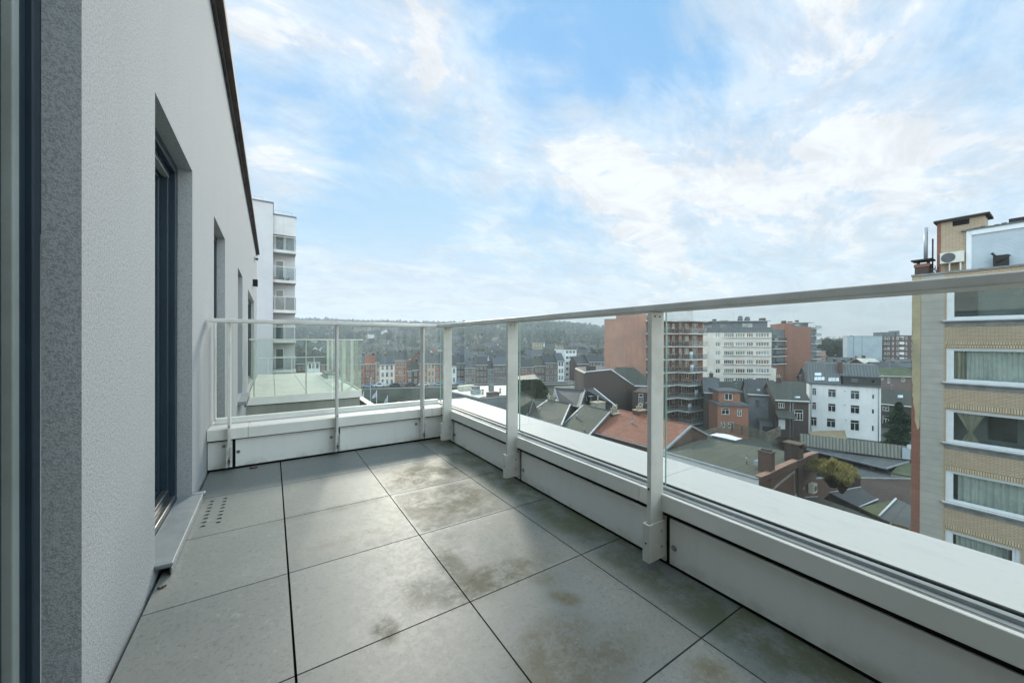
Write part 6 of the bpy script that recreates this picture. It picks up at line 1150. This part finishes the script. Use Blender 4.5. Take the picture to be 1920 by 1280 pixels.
cn = lowroof('canopy', 'small white arched canopy roof between the tile roofs', ((1041, 752), (1066, 755), (1062, 745), (1044, 741)), [-7.9, -7.9, -7.6, -7.6], 'upvc', 'concrete')
lowroof('garage_roof', 'large dull grey flat roof between the ivy wall and the slate roofs', ((1036, 745), (1096, 748), (1096, 722), (1040, 724)), -9.0, 'roof_felt_grey', 'dark_brick')
# pale flat roof with stacks
q = [(840, 733), (899, 746), (962, 741), (962, 722), (890, 724)]; pf = lowroof('flat_roofed_building', 'wide pale sunlit flat roof with dark stacks left of the second railing post', q, -6.4, 'roof_pale', 'grey_cladding', ((0, 1, 'upvc', .08), (1, 2, 'dark_zinc', .08)), cat='building')
for (u, vb, vt, w_, mt) in ((892, 737, 724, 1.0, 'grey_cladding'), (892, 738, 730, 1.25, 'zinc'), (921, 733, 721, .7, 'grey_cladding'), (924, 743, 735, 1.5, 'dark_brick')):
    b = onz(u, vb, -6.4); zt = zat(vt, (b-CAM).dot(fw)); m = MB(); m.box((b.x-w_/2, b.y-w_*.3, -6.38), (b.x+w_/2, b.y+w_*.3, zt), mt); m.build('chimney', pf)
b = onz(874, 731, -6.4); m = MB(); m.box((b.x-1.2, b.y-.3, -6.38), (b.x+1.2, b.y+.5, -5.7), 'roof_pale'); m.build('kerb', pf)
lowroof('slate_house', 'grey slate lean to below the pale flat roof', ((905, 765), (966, 778), (966, 745), (902, 748)), [-8.6, -8.6, -7.2, -7.2], 'slate_moss', 'grey_cladding', ((3, 0, 'zinc', .06),), cat='house')
# ------------------------------------------------------------------ roofs filling the town between the towers (individual houses)
rg = random.Random(31)
for (u, t) in [(1555, 175), (1572, 190), (1610, 185), (1640, 172), (1665, 165), (1690, 178), (1705, 160), (1540, 200), (1625, 140), (1680, 135), (1705, 128), (1545, 118), (1570, 122), (1600, 118)]:
    k = rg.choice((1, 3, 1, 3, 2)); o = copy_tree(protos[k]); p = pt(u, t); o.location = (p.x, p.y, GZ+rg.uniform(-.5, .8)); o.rotation_euler = (0, 0, -YAW+rg.uniform(-.6, .6))
    o['label'] = ('', 'small brown gabled house among the roofs below the brick flats', 'small reddish house among the roofs below the brick flats', 'small grey gabled house among the roofs below the brick flats')[k]; o['group'] = 'small houses below the brick flats'
# roof aerials, vents and roof lights on the nearer houses
rg = random.Random(77)
def aerial(parent, p, h=1.6):
    m = MB(); m.cyl(p-Vector((0, 0, .4)), p+Vector((0, 0, h)), .025, .02, 'zinc', 5)
    for k in range(5): q = p+Vector((0, 0, h-.1-.02*k)); d = rt*(.45-.05*k)+fw*.1; o2_ = fw*(.22*k-.4); m.cyl(q+o2_-d, q+o2_+d, .012, .012, 'zinc', 4)
    m.cyl(p+Vector((0, 0, h-.12))-fw*.45, p+Vector((0, 0, h-.15))+fw*.55, .014, .014, 'zinc', 4); m.build('aerial', parent)
for (par, u, v, t_) in ((h4, 1500, 716, 74), (h3, 1412, 716, 78), (oroof, 1215, 776, 44), (pr2, 1108, 762, 48), (wh, 1560, 689, 76), (h5, 1672, 733, 82), (gx_, 1128, 694, 64), (o2, 1380, 731, 73), (sr1, 1066, 729, 56), (cb, 1375, 602, 120), (ot, 1270, 581, 88), (h6, 1668, 699, 102)): aerial(par, Vector(pt(u, t_, v)), 1.5 if t_ < 100 else 2.6)
for (par, u, v, t_, w_) in ((pr1, 1012, 765, 48, .35), (pr2, 1082, 778, 46, .4), (oroof, 1230, 803, 38.5, .3), (oroof, 1185, 790, 42, .3), (fr, 1400, 860, 31, .2), (fr, 1300, 845, 35.5, .25), (pf, 905, 734, 50, .5), (pf, 938, 732, 51, .4)):
    p = Vector(pt(u, t_, v)); m = MB(); m.cyl(p-Vector((0, 0, .4)), p+Vector((0, 0, .25)), w_*.3, w_*.3, 'zinc', 8); m.cyl(p+Vector((0, 0, .25)), p+Vector((0, 0, .33)), w_*.45, w_*.3, 'dark_zinc', 8); m.build('roof_vent', par)
# ------------------------------------------------------------------ haze
m = MB(); m.hexa([QP(a, o, z) for z in (-24, 110) for a, o in ((-1450, 300), (1450, 300), (1450, -1750), (-1450, -1750))], 'ground_mat'); hz = m.build('haze'); tag(hz, kind='stuff')
hm = bpy.data.materials.new('haze'); hm.use_nodes = True; t = hm.node_tree; t.nodes.clear(); v_ = N(t, 'ShaderNodeVolumePrincipled'); v_.inputs['Color'].default_value = (.66, .78, .85, 1); v_.inputs['Density'].default_value = .00044; v_.inputs['Anisotropy'].default_value = .3
o_ = N(t, 'ShaderNodeOutputMaterial'); t.links.new(v_.outputs[0], o_.inputs['Volume']); hz.data.materials.clear(); hz.data.materials.append(hm)
